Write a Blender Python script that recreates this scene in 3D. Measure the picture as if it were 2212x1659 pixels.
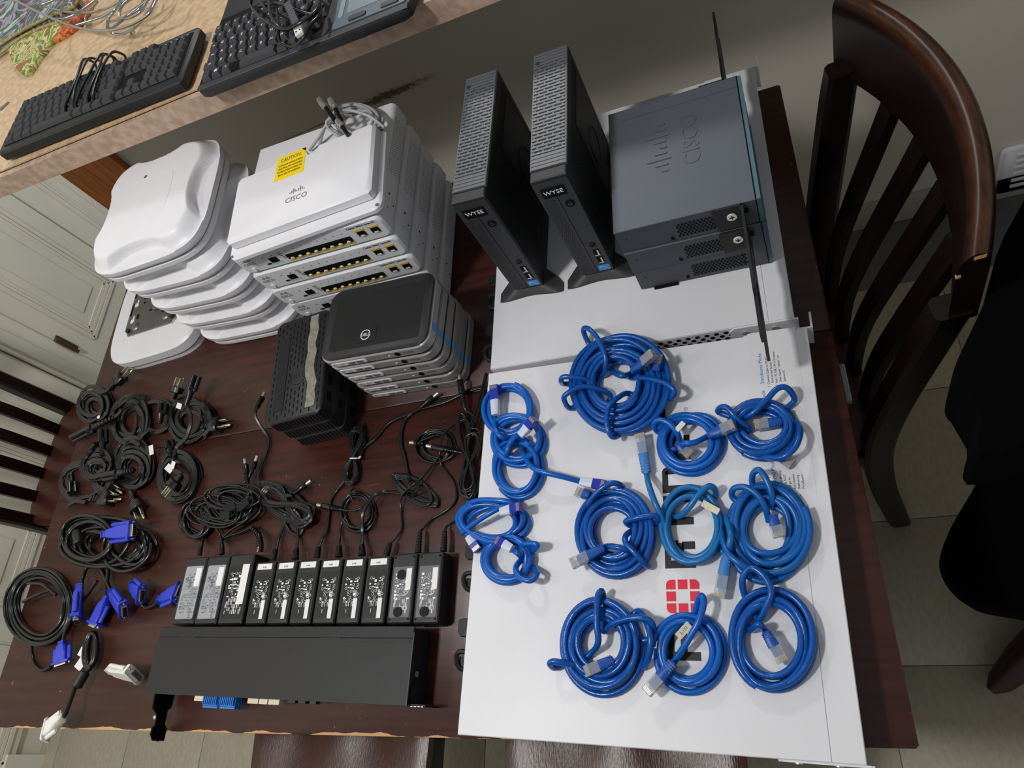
import bpy, bmesh, math, random
from mathutils import Vector, Matrix
PI = math.pi
R_ = math.radians
for o in list(bpy.data.objects): bpy.data.objects.remove(o, do_unlink=True)
SC = bpy.context.scene
COL = SC.collection
T = 0.75                                     # table top above the floor

# ------------------------------------------------------------ camera
ROT = ((0.9162392355373308, 0.023668657586829414, -0.39993181657628246),
       (-0.16206601055185293, -0.8910320329028685, -0.4240242028054392),
       (-0.3663881432112323, 0.45332296543305517, -0.8125626237559826))
CAM = Vector((0.4064594399415265, -0.4635032456957296, 0.8521804120740216 + T))
FOC = 1534.0160203208584
cd = bpy.data.cameras.new('camera'); cam = bpy.data.objects.new('camera', cd); COL.objects.link(cam)
m = Matrix.Identity(4)
for i in range(3):
    m[i][0] = ROT[0][i]; m[i][1] = -ROT[1][i]; m[i][2] = -ROT[2][i]; m[i][3] = CAM[i]
cam.matrix_world = m
cd.sensor_width = 36; cd.lens = FOC / 2212 * 36; cd.clip_start = 0.01; cd.clip_end = 50
SC.camera = cam

# ------------------------------------------------------------ light and exposure
SC.view_settings.view_transform = 'Standard'; SC.view_settings.look = 'None'
SC.view_settings.gamma = 1; SC.view_settings.use_curve_mapping = False
SC.view_settings.exposure = 0.05
w = bpy.data.worlds.new('room_light'); SC.world = w; w.use_nodes = True
w.node_tree.nodes['Background'].inputs[0].default_value = (0.90, 0.95, 1.0, 1)
w.node_tree.nodes['Background'].inputs[1].default_value = 0.26

def lamp(name, loc, watts, radius, col):
    l = bpy.data.lights.new(name, 'POINT'); l.energy = watts; l.shadow_soft_size = radius; l.color = col
    o = bpy.data.objects.new(name, l); o.location = loc; COL.objects.link(o); return o
lamp('dining_lamp', (-0.57, -0.50, T + 1.80), 76, 0.10, (1.0, 0.97, 0.95))
lamp('left_fill', (-1.25, -0.45, T + 1.50), 14, 0.14, (1.0, 0.96, 0.90))  # added fill to brighten the left doors and floor
lamp('kitchen_lamp', (-0.41, 1.95, T + 1.65), 46, 0.10, (1.0, 0.97, 0.94))

# ------------------------------------------------------------ helpers
def at(px, py, h=0.0):
    """point of the photograph's pixel ray at height h above the table top"""
    d = [ROT[0][i] * (px - 1106) / FOC + ROT[1][i] * (py - 829.5) / FOC + ROT[2][i] for i in range(3)]
    t = (T + h - CAM[2]) / d[2]
    return Vector((CAM[0] + t * d[0], CAM[1] + t * d[1], T + h))
def aty(px, py, y):
    d = [ROT[0][i] * (px - 1106) / FOC + ROT[1][i] * (py - 829.5) / FOC + ROT[2][i] for i in range(3)]
    t = (y - CAM[1]) / d[1]
    return Vector((CAM[0] + t * d[0], y, CAM[2] + t * d[2]))

def lin(c):
    r = []
    for v in c[:3]:
        v = v / 255.0
        r.append(v / 12.92 if v <= 0.04045 else ((v + 0.055) / 1.055) ** 2.4)
    return (r[0], r[1], r[2], 1.0)

def mat(name, col, rough=0.5, metal=0.0, var=0.0, vs=30.0, bump=0.0, bs=300.0, spec=0.5, trans=0.0, coat=0.0, col2=None, stretch=None, ior=1.45, alpha=1.0):
    m = bpy.data.materials.new(name); m.use_nodes = True
    nt = m.node_tree; b = nt.nodes['Principled BSDF']
    b.inputs['Base Color'].default_value = lin(col); b.inputs['Roughness'].default_value = rough
    b.inputs['Metallic'].default_value = metal; b.inputs['Specular IOR Level'].default_value = spec
    b.inputs['Transmission Weight'].default_value = trans; b.inputs['Coat Weight'].default_value = coat
    b.inputs['IOR'].default_value = ior; b.inputs['Alpha'].default_value = alpha
    if var or bump or col2:
        tc = nt.nodes.new('ShaderNodeTexCoord'); mp = nt.nodes.new('ShaderNodeMapping')
        nt.links.new(tc.outputs['Object'], mp.inputs[0])
        if stretch: mp.inputs['Scale'].default_value = stretch
    if var or col2:
        n = nt.nodes.new('ShaderNodeTexNoise'); n.inputs['Scale'].default_value = vs; n.inputs['Detail'].default_value = 5
        nt.links.new(mp.outputs[0], n.inputs['Vector'])
        r = nt.nodes.new('ShaderNodeValToRGB'); c = lin(col)
        c2 = lin(col2) if col2 else tuple(x * (1 - var) for x in c[:3]) + (1,)
        c1 = c if col2 else tuple(min(1, x * (1 + var)) for x in c[:3]) + (1,)
        r.color_ramp.elements[0].position = 0.35; r.color_ramp.elements[0].color = c2
        r.color_ramp.elements[1].position = 0.65; r.color_ramp.elements[1].color = c1
        nt.links.new(n.outputs['Fac'], r.inputs[0]); nt.links.new(r.outputs[0], b.inputs['Base Color'])
    if bump:
        n2 = nt.nodes.new('ShaderNodeTexNoise'); n2.inputs['Scale'].default_value = bs; n2.inputs['Detail'].default_value = 3
        nt.links.new(mp.outputs[0], n2.inputs['Vector'])
        bu = nt.nodes.new('ShaderNodeBump'); bu.inputs['Strength'].default_value = bump; bu.inputs['Distance'].default_value = 0.002
        nt.links.new(n2.outputs['Fac'], bu.inputs['Height']); nt.links.new(bu.outputs[0], b.inputs['Normal'])
    return m

class MB:
    def __init__(s): s.v = []; s.f = []
    def add(s, vs, fs, M=None):
        o = len(s.v)
        s.v += [(M @ Vector(p)) if M else Vector(p) for p in vs]
        s.f += [tuple(i + o for i in f) for f in fs]; return s
    def box(s, c, d, M=None):
        x, y, z = c; a, b, e = d[0] / 2, d[1] / 2, d[2] / 2
        return s.add([(x - a, y - b, z - e), (x + a, y - b, z - e), (x + a, y + b, z - e), (x - a, y + b, z - e),
                      (x - a, y - b, z + e), (x + a, y - b, z + e), (x + a, y + b, z + e), (x - a, y + b, z + e)],
                     [(3, 2, 1, 0), (4, 5, 6, 7), (0, 1, 5, 4), (1, 2, 6, 5), (2, 3, 7, 6), (3, 0, 4, 7)], M)
    def loft(s, loops, M=None, cap0=True, cap1=True):
        n = len(loops[0]); vs = [p for l in loops for p in l]; fs = []
        for k in range(len(loops) - 1):
            for i in range(n):
                j = (i + 1) % n
                fs.append((k * n + i, k * n + j, (k + 1) * n + j, (k + 1) * n + i))
        if cap0: fs.append(tuple(range(n))[::-1])
        if cap1: fs.append(tuple((len(loops) - 1) * n + i for i in range(n)))
        return s.add(vs, fs, M)
    def prism(s, poly, z0, z1, M=None, bev=0.0):
        if bev:
            cx = sum(p[0] for p in poly) / len(poly); cy = sum(p[1] for p in poly) / len(poly)
            rx = max(abs(p[0] - cx) for p in poly); ry = max(abs(p[1] - cy) for p in poly)
            ins = [(cx + (p[0] - cx) * (1 - bev / rx), cy + (p[1] - cy) * (1 - bev / ry)) for p in poly]
            L = [[(p[0], p[1], z0) for p in ins], [(p[0], p[1], z0 + bev) for p in poly],
                 [(p[0], p[1], z1 - bev) for p in poly], [(p[0], p[1], z1) for p in ins]]
        else: L = [[(p[0], p[1], z0) for p in poly], [(p[0], p[1], z1) for p in poly]]
        return s.loft(L, M)
    def rbox(s, w, d, z0, z1, r, bev=0.0, M=None, n=5, c=(0, 0)):
        return s.prism([(c[0] + p[0], c[1] + p[1]) for p in rrect(w, d, r, n)], z0, z1, M, bev)
    def tube(s, pts, r, n=8, closed=False):
        pts = [Vector(p) for p in pts]; L = len(pts)
        rs = r if isinstance(r, (list, tuple)) else [r] * L
        up = None; loops = []
        for i, p in enumerate(pts):
            if closed: t = pts[(i + 1) % L] - pts[i - 1]
            else: t = pts[min(i + 1, L - 1)] - pts[max(i - 1, 0)]
            if t.length < 1e-9: t = Vector((1, 0, 0))
            t.normalize()
            if up is None:
                up = Vector((0, 0, 1)) if abs(t.z) < 0.9 else Vector((1, 0, 0))
            a = t.cross(up)
            if a.length < 1e-6: a = t.cross(Vector((0.3, 0.8, 0.5)))
            a.normalize(); up = a.cross(t)
            loops.append([p + (a * math.cos(2 * PI * k / n) + up * math.sin(2 * PI * k / n)) * rs[i] for k in range(n)])
        if closed:
            loops.append(loops[0]); return s.loft(loops, None, False, False)
        return s.loft(loops)
    def cyl(s, p0, p1, r, n=12, r1=None):
        return s.tube([p0, p1], [r, r if r1 is None else r1], n)
    def disc(s, c, nrm, r, n=8, rb=None):
        nrm = Vector(nrm).normalized(); a = nrm.cross(Vector((0, 0, 1)))
        if a.length < 1e-4: a = Vector((1, 0, 0))
        a.normalize(); b = nrm.cross(a); c = Vector(c); rb = rb or r
        return s.add([c + a * r * math.cos(2 * PI * k / n) + b * rb * math.sin(2 * PI * k / n) for k in range(n)], [tuple(range(n))])
    def mesh(s, name, m, off=None, ang=38):
        me = bpy.data.meshes.new(name)
        o = Vector(off) if off else Vector((0, 0, 0))
        me.from_pydata([tuple(p - o) for p in s.v], [], s.f); me.update()
        bm = bmesh.new(); bm.from_mesh(me); bmesh.ops.recalc_face_normals(bm, faces=bm.faces); bm.to_mesh(me); bm.free()
        me.polygons.foreach_set('use_smooth', [True] * len(me.polygons))
        me.set_sharp_from_angle(angle=R_(ang))
        me.materials.append(m); return me
    def build(s, name, m, parent=None, off=None, ang=38, kind=None, label=None):
        return part(name, s.mesh(name, m, off, ang), parent, kind, label)

def part(name, me, parent=None, kind=None, label=None):
    o = bpy.data.objects.new(name, me); COL.objects.link(o)
    if parent: o.parent = parent
    if kind: o['kind'] = kind
    if label: o['label'] = label
    return o
def thing(name, label, cat, loc=(0, 0, 0), rz=0.0, group=None):
    o = bpy.data.objects.new(name, None); COL.objects.link(o); o.empty_display_size = 0.02
    o.location = loc; o.rotation_euler = (0, 0, rz); o['label'] = label; o['category'] = cat
    if group: o['group'] = group
    return o
def dup(root, loc, rz, label):
    r = root.copy(); COL.objects.link(r); r.location = loc; r.rotation_euler = (0, 0, rz); r['label'] = label
    for ch in list(root.children):
        c = ch.copy(); COL.objects.link(c); c.parent = r
        for g in list(ch.children):
            d = g.copy(); COL.objects.link(d); d.parent = c
    return r
def struct(o): o['kind'] = 'structure'; return o

def rrect(w, d, r, n=5):
    pts = []
    for cx, cy, a0 in ((w / 2 - r, d / 2 - r, 0), (-w / 2 + r, d / 2 - r, 90), (-w / 2 + r, -d / 2 + r, 180), (w / 2 - r, -d / 2 + r, 270)):
        for k in range(n + 1):
            a = R_(a0 + 90 * k / n); pts.append((cx + r * math.cos(a), cy + r * math.sin(a)))
    return pts
def spline(P, seg=8, closed=False):
    P = [Vector(p) for p in P]; n = len(P); out = []
    rng = range(n if closed else n - 1)
    for i in rng:
        p1, p2 = P[i], P[(i + 1) % n]
        p0 = P[i - 1] if (i > 0 or closed) else p1 * 2 - p2
        p3 = P[(i + 2) % n] if (i + 2 < n or closed) else p2 * 2 - p1
        for k in range(seg):
            t = k / seg
            out.append(0.5 * ((2 * p1) + (p2 - p0) * t + (2 * p0 - 5 * p1 + 4 * p2 - p3) * t * t + (3 * p1 - p0 - 3 * p2 + p3) * t ** 3))
    if not closed: out.append(P[-1])
    return out
_tc = {}
def text_mesh(body, size, m, ext=0.0001, sx=1.0, align='CENTER'):
    k = (body, size, m.name, sx, align)
    if k in _tc: return _tc[k]
    cu = bpy.data.curves.new('lettering', 'FONT'); cu.body = body; cu.size = size; cu.extrude = ext
    cu.align_x = align; cu.align_y = 'CENTER'; cu.resolution_u = 2
    o = bpy.data.objects.new('tmp', cu); COL.objects.link(o)
    me = bpy.data.meshes.new_from_object(o.evaluated_get(bpy.context.evaluated_depsgraph_get()))
    bpy.data.objects.remove(o); me.name = 'lettering'
    me.transform(Matrix.Diagonal((sx, 1, 1, 1)))
    me.materials.clear(); me.materials.append(m); _tc[k] = me; return me
def basis(origin, x, y):
    """matrix with local x along x, local y along y, z their cross product"""
    x = Vector(x).normalized(); z = x.cross(Vector(y)).normalized(); y = z.cross(x)
    M = Matrix.Identity(4)
    for i in range(3): M[i][0] = x[i]; M[i][1] = y[i]; M[i][2] = z[i]; M[i][3] = origin[i]
    return M
def letter(body, size, m, parent, M, sx=1.0, name='lettering', align='CENTER'):
    o = part(name, text_mesh(body, size, m, sx=sx, align=align), parent); o.matrix_local = M; return o

# ------------------------------------------------------------ materials
WHITE_PL = mat('white_plastic', (218, 218, 222), 0.38, var=0.02, vs=14, bump=0.05, bs=900)
WHITE_SW = mat('white_painted_metal', (214, 215, 219), 0.42, var=0.03, vs=8, bump=0.08, bs=1200)
LIGHT_GREY = mat('light_grey_panel', (205, 206, 210), 0.4)
WHITE_PT = mat('white_print', (235, 236, 238), 0.5)
BLACK_PT = mat('black_print', (14, 14, 15), 0.5)
BLUE_PT = mat('blue_print', (50, 110, 200), 0.5)
RED_PT = mat('red_print', (214, 12, 48), 0.45)
GREY_PT = mat('grey_print', (96, 97, 100), 0.5)
FAINT_PT = mat('clear_label', (213, 214, 217), 0.34)
YELLOW = mat('yellow_sticker', (246, 214, 20), 0.45)
YEL_LAB = mat('yellow_port_label', (214, 172, 60), 0.45)
CREAM = mat('cream_plastic', (222, 212, 186), 0.5)
BLACK_PL = mat('black_plastic', (27, 28, 30), 0.48, var=0.08, vs=40, bump=0.1, bs=1500)
BLACK_MT = mat('black_painted_metal', (27, 28, 30), 0.47, var=0.08, vs=12, bump=0.14, bs=1300, spec=0.36)
BLACK_DK = mat('black_recess', (5, 5, 6), 0.7, spec=0.2)
BLACK_RB = mat('black_rubber_cable', (22, 22, 23), 0.24, spec=0.55)
CHAR_PL = mat('charcoal_plastic', (47, 48, 50), 0.5, bump=0.1, bs=1500)
VENT_GR = mat('grey_grille', (92, 95, 101), 0.42)
SILVER_PL = mat('gunmetal_plastic', (152, 150, 148), 0.36, metal=0.35, var=0.04, vs=20)
SILVER = mat('bright_steel', (212, 210, 204), 0.24, metal=0.8)
BRASS = mat('nickel_prong', (208, 200, 180), 0.3, metal=0.75)
GOLD = mat('gold_contact', (200, 184, 150), 0.35, metal=0.6)
STEEL = mat('grey_steel', (120, 121, 117), 0.4, metal=0.75, var=0.06, vs=30)
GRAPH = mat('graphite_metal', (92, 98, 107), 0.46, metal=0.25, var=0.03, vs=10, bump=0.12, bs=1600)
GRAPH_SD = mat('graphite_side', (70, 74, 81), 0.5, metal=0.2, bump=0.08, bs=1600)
TEAL = mat('teal_bezel', (76, 110, 124), 0.42)
BLUE_CB = mat('blue_cable', (2, 88, 178), 0.28, spec=0.5)
BLUE_CB2 = mat('deep_blue_cable', (2, 76, 158), 0.25, spec=0.5, bump=0.25, bs=110)
BLUE_LT = mat('light_blue_cable', (18, 104, 168), 0.32, spec=0.5)
BLUE_H = mat('mid_blue_cable', (8, 88, 164), 0.3, spec=0.5)
BLUE_BT = mat('blue_boot', (8, 72, 156), 0.42)
BLUE_LB = mat('light_blue_boot', (52, 118, 186), 0.45)
BLUE_VGA = mat('blue_vga_plastic', (48, 64, 192), 0.42)
BLUE_TM = mat('blue_terminal_block', (38, 128, 210), 0.45)
BLUE_ST = mat('blue_sticker', (58, 138, 214), 0.4)
LBLUE_LAB = mat('pale_blue_label', (150, 196, 218), 0.5)
CLEAR = mat('clear_plastic', (225, 232, 240), 0.12, trans=0.75, ior=1.4)
CLEAR_BL = mat('clear_blue_plastic', (70, 84, 220), 0.14, trans=0.6, ior=1.4)
MILKY = mat('milky_plastic', (214, 222, 240), 0.4, trans=0.25)
PAPER = mat('white_paper', (224, 224, 220), 0.6)
TAN_LB = mat('aged_paper', (206, 198, 178), 0.7, var=0.1, vs=400)
GREY_LB = mat('grey_label', (150, 153, 158), 0.5)
GREY_CB = mat('grey_cable', (158, 160, 162), 0.42)
VELCRO = mat('black_velcro', (30, 30, 32), 0.9, bump=0.5, bs=900)
TAPE = mat('clear_tape', (176, 172, 158), 0.2, trans=0.2, var=0.2, vs=150, alpha=0.5)
IVORY = mat('ivory_plastic', (228, 226, 218), 0.4)
CABINET = mat('cream_white_door_paint', (232, 229, 212), 0.45, var=0.03, vs=5)
WOOD_OR = mat('orange_stained_wood', (206, 128, 60), 0.4, col2=(172, 98, 40), vs=10, stretch=(10, 10, 0.8))
CHAIR_W = mat('dark_cherry_wood', (20, 9, 8), 0.34, col2=(13, 6, 5), vs=9, stretch=(14, 3, 3), bump=0.15, bs=60)
SEAT_W = mat('reddish_seat_wood', (72, 34, 25), 0.30, col2=(54, 25, 19), vs=7, stretch=(12, 2, 2), bump=0.22, bs=45)
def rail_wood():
    """dark stain; light on the rounded top edge is painted in as rubbed orange brown"""
    m = mat('lit_worn_rail_wood', (30, 14, 11), 0.24); nt = m.node_tree; b = nt.nodes['Principled BSDF']; L = nt.links.new
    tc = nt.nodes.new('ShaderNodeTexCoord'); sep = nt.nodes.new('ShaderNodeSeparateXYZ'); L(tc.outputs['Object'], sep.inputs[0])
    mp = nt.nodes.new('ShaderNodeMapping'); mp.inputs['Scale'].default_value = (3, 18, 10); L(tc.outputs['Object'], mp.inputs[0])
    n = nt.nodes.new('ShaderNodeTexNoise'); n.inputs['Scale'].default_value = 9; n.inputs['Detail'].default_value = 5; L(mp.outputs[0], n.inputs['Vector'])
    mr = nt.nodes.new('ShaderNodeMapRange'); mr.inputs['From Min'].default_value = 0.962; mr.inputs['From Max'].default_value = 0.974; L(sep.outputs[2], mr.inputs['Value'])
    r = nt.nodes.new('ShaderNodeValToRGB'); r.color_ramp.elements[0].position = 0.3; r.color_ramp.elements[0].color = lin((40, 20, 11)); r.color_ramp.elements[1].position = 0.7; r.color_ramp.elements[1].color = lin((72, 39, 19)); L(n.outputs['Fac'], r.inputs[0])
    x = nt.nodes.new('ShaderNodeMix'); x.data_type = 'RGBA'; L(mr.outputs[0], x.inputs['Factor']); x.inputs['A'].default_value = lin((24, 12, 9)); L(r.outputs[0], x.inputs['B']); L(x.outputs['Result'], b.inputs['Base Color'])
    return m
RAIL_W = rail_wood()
CHIP = mat('bare_wood_chip', (202, 158, 104), 0.7)
BLK_CLOTH = mat('black_cloth', (7, 6, 7), 1.0, spec=0.05)
GARNET = mat('dark_wood_edge', (52, 32, 26), 0.4)
def led_mat(n, c): return mat(n, c, 0.4)
PINK = led_mat('pink_jack', (196, 120, 130)); LIME = led_mat('green_jack', (160, 190, 90))

def table_wood():
    m = mat('mahogany_tabletop', (72, 34, 26), 0.38, coat=0.0, spec=0.5)
    nt = m.node_tree; b = nt.nodes['Principled BSDF']; L = nt.links.new
    tc = nt.nodes.new('ShaderNodeTexCoord')
    def noise(scale, st, detail=6, loc=(0, 0, 0)):
        mp = nt.nodes.new('ShaderNodeMapping'); mp.inputs['Scale'].default_value = st; mp.inputs['Location'].default_value = loc
        L(tc.outputs['Object'], mp.inputs[0])
        n = nt.nodes.new('ShaderNodeTexNoise'); n.inputs['Scale'].default_value = scale; n.inputs['Detail'].default_value = detail
        L(mp.outputs[0], n.inputs['Vector']); return n.outputs['Fac']
    def ramp(f, els):
        r = nt.nodes.new('ShaderNodeValToRGB'); e = r.color_ramp.elements
        e[0].position, e[0].color = els[0]; e[1].position, e[1].color = els[1]
        for p, c in els[2:]:
            x = e.new(p); x.color = c
        L(f, r.inputs[0]); return r.outputs[0]
    def mix(f, a, c):
        x = nt.nodes.new('ShaderNodeMix'); x.data_type = 'RGBA'
        L(f, x.inputs['Factor']); L(a, x.inputs['A'])
        if isinstance(c, tuple): x.inputs['B'].default_value = c
        else: L(c, x.inputs['B'])
        return x.outputs['Result']
    def mth(op, a, v):
        x = nt.nodes.new('ShaderNodeMath'); x.operation = op
        for i, q in enumerate((a, v)):
            if isinstance(q, (int, float)): x.inputs[i].default_value = q
            else: L(q, x.inputs[i])
        return x.outputs[0]
    base = ramp(noise(6, (1.2, 14, 1)), [(0.3, lin((42, 18, 13))), (0.7, lin((72, 33, 24)))])
    patch = ramp(noise(5, (1, 1, 1), 4), [(0.4, (0, 0, 0, 1)), (0.75, (0.55, 0.55, 0.55, 1))])
    c = mix(patch, base, lin((50, 27, 22)))
    specks = ramp(noise(130, (1, 0.7, 1), 2), [(0.735, (0, 0, 0, 1)), (0.76, (0.8, 0.8, 0.8, 1))])
    c = mix(specks, c, lin((150, 92, 72)))
    sc = ramp(noise(26, (0.5, 6, 1), 2, (3, 1, 0)), [(0.74, (0, 0, 0, 1)), (0.77, (0.5, 0.5, 0.5, 1))])
    c = mix(sc, c, lin((120, 76, 62)))
    sep = nt.nodes.new('ShaderNodeSeparateXYZ'); L(tc.outputs['Object'], sep.inputs[0])
    d = mth('SUBTRACT', sep.outputs[1], -0.4565)                       # distance from the near edge
    wear = mth('LESS_THAN', mth('SUBTRACT', d, mth('MULTIPLY', mth('SUBTRACT', noise(18, (1, 0.3, 1), 8), 0.46), 0.016)), 0.0)
    xr = mth('LESS_THAN', sep.outputs[0], 0.2)
    c = mix(mth('MULTIPLY', wear, xr), c, lin((206, 158, 112)))
    L(c, b.inputs['Base Color'])
    rr = ramp(noise(9, (1, 1, 1), 6, (5, 2, 0)), [(0.3, (0.33, 0.33, 0.33, 1)), (0.75, (0.48, 0.48, 0.48, 1))])
    L(rr, b.inputs['Roughness'])
    return m
TABLE_W = table_wood()

def wall_paint():
    m = mat('grey_wall_paint', (204, 200, 190), 0.55)
    nt = m.node_tree; b = nt.nodes['Principled BSDF']; L = nt.links.new
    tc = nt.nodes.new('ShaderNodeTexCoord'); sep = nt.nodes.new('ShaderNodeSeparateXYZ'); L(tc.outputs['Object'], sep.inputs[0])
    def mth(op, a, v, clamp=False):
        x = nt.nodes.new('ShaderNodeMath'); x.operation = op; x.use_clamp = clamp
        for i, q in enumerate((a, v)):
            if isinstance(q, (int, float)): x.inputs[i].default_value = q
            else: L(q, x.inputs[i])
        return x.outputs[0]
    def noise(scale, st, d=6):
        mp = nt.nodes.new('ShaderNodeMapping'); mp.inputs['Scale'].default_value = st
        L(tc.outputs['Object'], mp.inputs[0])
        n = nt.nodes.new('ShaderNodeTexNoise'); n.inputs['Scale'].default_value = scale; n.inputs['Detail'].default_value = d
        L(mp.outputs[0], n.inputs['Vector']); return n.outputs['Fac']
    # scuffs along one line where chair backs have rubbed: z0 rises slightly with x
    z0 = mth('ADD', mth('MULTIPLY', sep.outputs[0], 0.065), T + 0.052)
    dz = mth('ABSOLUTE', mth('SUBTRACT', sep.outputs[2], z0), 0)
    def band(xc, xw, hw, thr):
        fx = mth('SUBTRACT', 1.0, mth('DIVIDE', mth('ABSOLUTE', mth('SUBTRACT', sep.outputs[0], xc), 0), xw), True)
        fz = mth('SUBTRACT', 1.0, mth('DIVIDE', dz, hw), True)
        g = mth('MULTIPLY', mth('MULTIPLY', fx, fz), noise(120, (0.6, 1, 1.4)))
        return mth('MULTIPLY', mth('SUBTRACT', g, thr), 6.0, True)
    a = band(-0.26, 0.20, 0.020, 0.17)
    c = band(-0.42, 0.50, 0.0035, 0.22)
    f = mth('MAXIMUM', a, c)
    x = nt.nodes.new('ShaderNodeMix'); x.data_type = 'RGBA'; L(f, x.inputs['Factor'])
    x.inputs['A'].default_value = lin((204, 200, 190)); x.inputs['B'].default_value = lin((104, 92, 74)); L(x.outputs['Result'], b.inputs['Base Color'])
    bu = nt.nodes.new('ShaderNodeBump'); bu.inputs['Strength'].default_value = 0.06; bu.inputs['Distance'].default_value = 0.003
    L(noise(160, (1, 1, 1), 3), bu.inputs['Height']); L(bu.outputs[0], b.inputs['Normal'])
    return m
WALL_P = wall_paint()
TILE_M = mat('speckled_vinyl_tile', (176, 168, 148), 0.42, col2=(164, 156, 137), vs=60, stretch=(2, 0.9, 1), bump=0.01, bs=90)
LAMIN = mat('tan_stone_laminate', (206, 180, 144), 0.38, col2=(182, 152, 118), vs=70)
LAMIN_E = mat('pinkish_laminate_edge', (184, 160, 140), 0.45, col2=(158, 132, 114), vs=70)
# ------------------------------------------------------------ the room
fl = MB(); fl.box((-0.05, -0.3, -0.02), (3.6, 3.2, 0.036)); FLOOR = struct(fl.build('floor', GREY_PT))
tl = MB(); tl.rbox(0.2745, 0.2745, -0.003, 0.0, 0.001, 0.0006, n=1); tme = tl.mesh('tile', TILE_M)
for i in range(-3, 11):
    for j in range(-5, 4):
        x = -1.186 + 0.276 * (i + 0.5); y = -0.3135 + 0.276 * (j + 0.5)
        if x < 1.6 and y < 0.65:
            o = part('tile', tme, FLOOR); o.location = (x, y, 0)
WY = 0.70
wl = MB(); wl.box((0.35, WY + 0.06, (T + 0.31) / 2), (2.56, 0.12, T + 0.31)); WALLB = struct(wl.build('wall_back', WALL_P))
struct(MB().box((1.70, -0.5, 1.2), (0.1, 2.6, 2.4)).build('shade_wall_right', WALL_P))  # unseen wall, added to cut ambient light on the right side
bb = MB(); bb.prism([(0, 0), (-0.012, 0), (-0.012, 0.07), (-0.004, 0.085), (0, 0.085)], -0.93, 1.63, Matrix(((0, 0, 1, 0), (1, 0, 0, WY), (0, 1, 0, 0), (0, 0, 0, 1))))
struct(bb.build('baseboard_back', mat('grey_baseboard', (160, 156, 146), 0.5)))
# stained wood end post of the half wall: two boards with a seam
post = struct(MB().box((-0.995, WY + 0.058, (T + 0.305) / 2), (0.146, 0.11, T + 0.305)).build('trim_1', mat('dark_seam', (60, 30, 12), 0.6)))
for nm, xa, xb, dy in (('board', -1.078, -0.998, 0.004), ('board', -0.994, -0.912, 0.012)):
    MB().box(((xa + xb) / 2, WY - dy / 2, (T + 0.305) / 2), (xb - xa, dy + 0.012, T + 0.305)).build(nm, WOOD_OR, post)
# left wall with panelled cabinet doors
XL = -1.80
WALLL = struct(MB().box((XL - 0.06, 0.3, 1.1), (0.1, 3.4, 2.2)).build('wall_left', CABINET))
def panel_door(idx, y0, y1, zb):
    d = struct(MB().box((XL - 0.004, (y0 + y1) / 2, 1.08), (0.014, y1 - y0 - 0.004, 2.0)).build('door_%d' % idx, CABINET))
    for z0, z1 in ((T + zb, T + 0.30), (T + 0.42, T + 1.2)):
        ya, yb = y0 + 0.085, y1 - 0.075
        fr = MB()
        for k, (ins, hgt, wd) in enumerate(((0.0, 0.006, 0.012), (0.014, 0.004, 0.01), (0.026, 0.0025, 0.01))):
            a, b_, c_, d_ = ya + ins, yb - ins, z0 + ins, z1 - ins
            for (cy, cz, sy, sz) in (((a + b_) / 2, c_, b_ - a, wd), ((a + b_) / 2, d_, b_ - a, wd), (a, (c_ + d_) / 2, wd, d_ - c_), (b_, (c_ + d_) / 2, wd, d_ - c_)):
                fr.box((XL + 0.003 + hgt / 2, cy, cz), (hgt, sy, sz))
        fr.build('moulding', CABINET, d)
        MB().box((XL + 0.004, (ya + yb) / 2, (z0 + z1) / 2), (0.006, yb - ya - 0.13, z1 - z0 - 0.13)).build('raised_panel', CABINET, d)
    return d
panel_door(1, 1.075, 1.50, -0.50); d2 = panel_door(2, 0.675, 1.07, -0.50)
panel_door(3, 0.19, 0.57, -0.55); panel_door(4, -0.235, 0.185, -0.53); panel_door(5, -0.63, -0.24, -0.64)
cs = MB()
for y0, y1, t_ in ((0.575, 0.672, 0.016), (0.59, 0.625, 0.024)): cs.box((XL + t_ / 2, (y0 + y1) / 2, 1.1), (t_, y1 - y0, 2.0))
struct(cs.build('trim_2', CABINET))
hg = MB(); hg.cyl((XL + 0.020, 0.678, T - 0.455), (XL + 0.020, 0.678, T - 0.372), 0.006); hg.box((XL + 0.008, 0.69, T - 0.415), (0.006, 0.02, 0.08))
for z in (-0.44, -0.415, -0.39): hg.cyl((XL + 0.020, 0.678, T + z - 0.002), (XL + 0.020, 0.678, T + z + 0.002), 0.007)
hg.build('hinge', mat('dark_bronze_hinge', (120, 98, 66), 0.4, metal=0.8), d2)
struct(MB().box((XL + 0.010, -0.85, 0.055), (0.014, 0.66, 0.11)).build('baseboard_left', CABINET))

# floor register by the wall
t = thing('floor_register', 'white metal air register low on the wall behind the black chair', 'register', (1.06, WY, 0.09))
MB().rbox(0.34, 0.15, 0.0, 0.012, 0.012, 0.004, Matrix.Rotation(R_(90), 4, 'X')).build('plate', WHITE_SW, t)
lv = MB()
for k in range(6): lv.box((0, -0.013, -0.05 + 0.02 * k), (0.28, 0.004, 0.008))
lv.build('louver', WHITE_SW, t, kind='stuff')

# ------------------------------------------------------------ breakfast counter above the table
HC = 0.345
ct = thing('countertop', 'long tan stone-patterned laminate breakfast counter overhanging the dark table', 'countertop', (0, 0.62, T + HC))
MB().box((0.2, 0.145, -0.017), (2.9, 0.66, 0.034)).build('top', LAMIN, ct)
ed = MB(); ed.box((0.2, -0.1975, -0.0185), (2.9, 0.012, 0.036)); ed.build('front_edge', LAMIN_E, ct)
gl = MB(); gl.box((0.2, -0.191, 0.0002), (2.9, 0.0016, 0.0005)); gl.build('edge_seam', BLACK_DK, ct)

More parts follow.
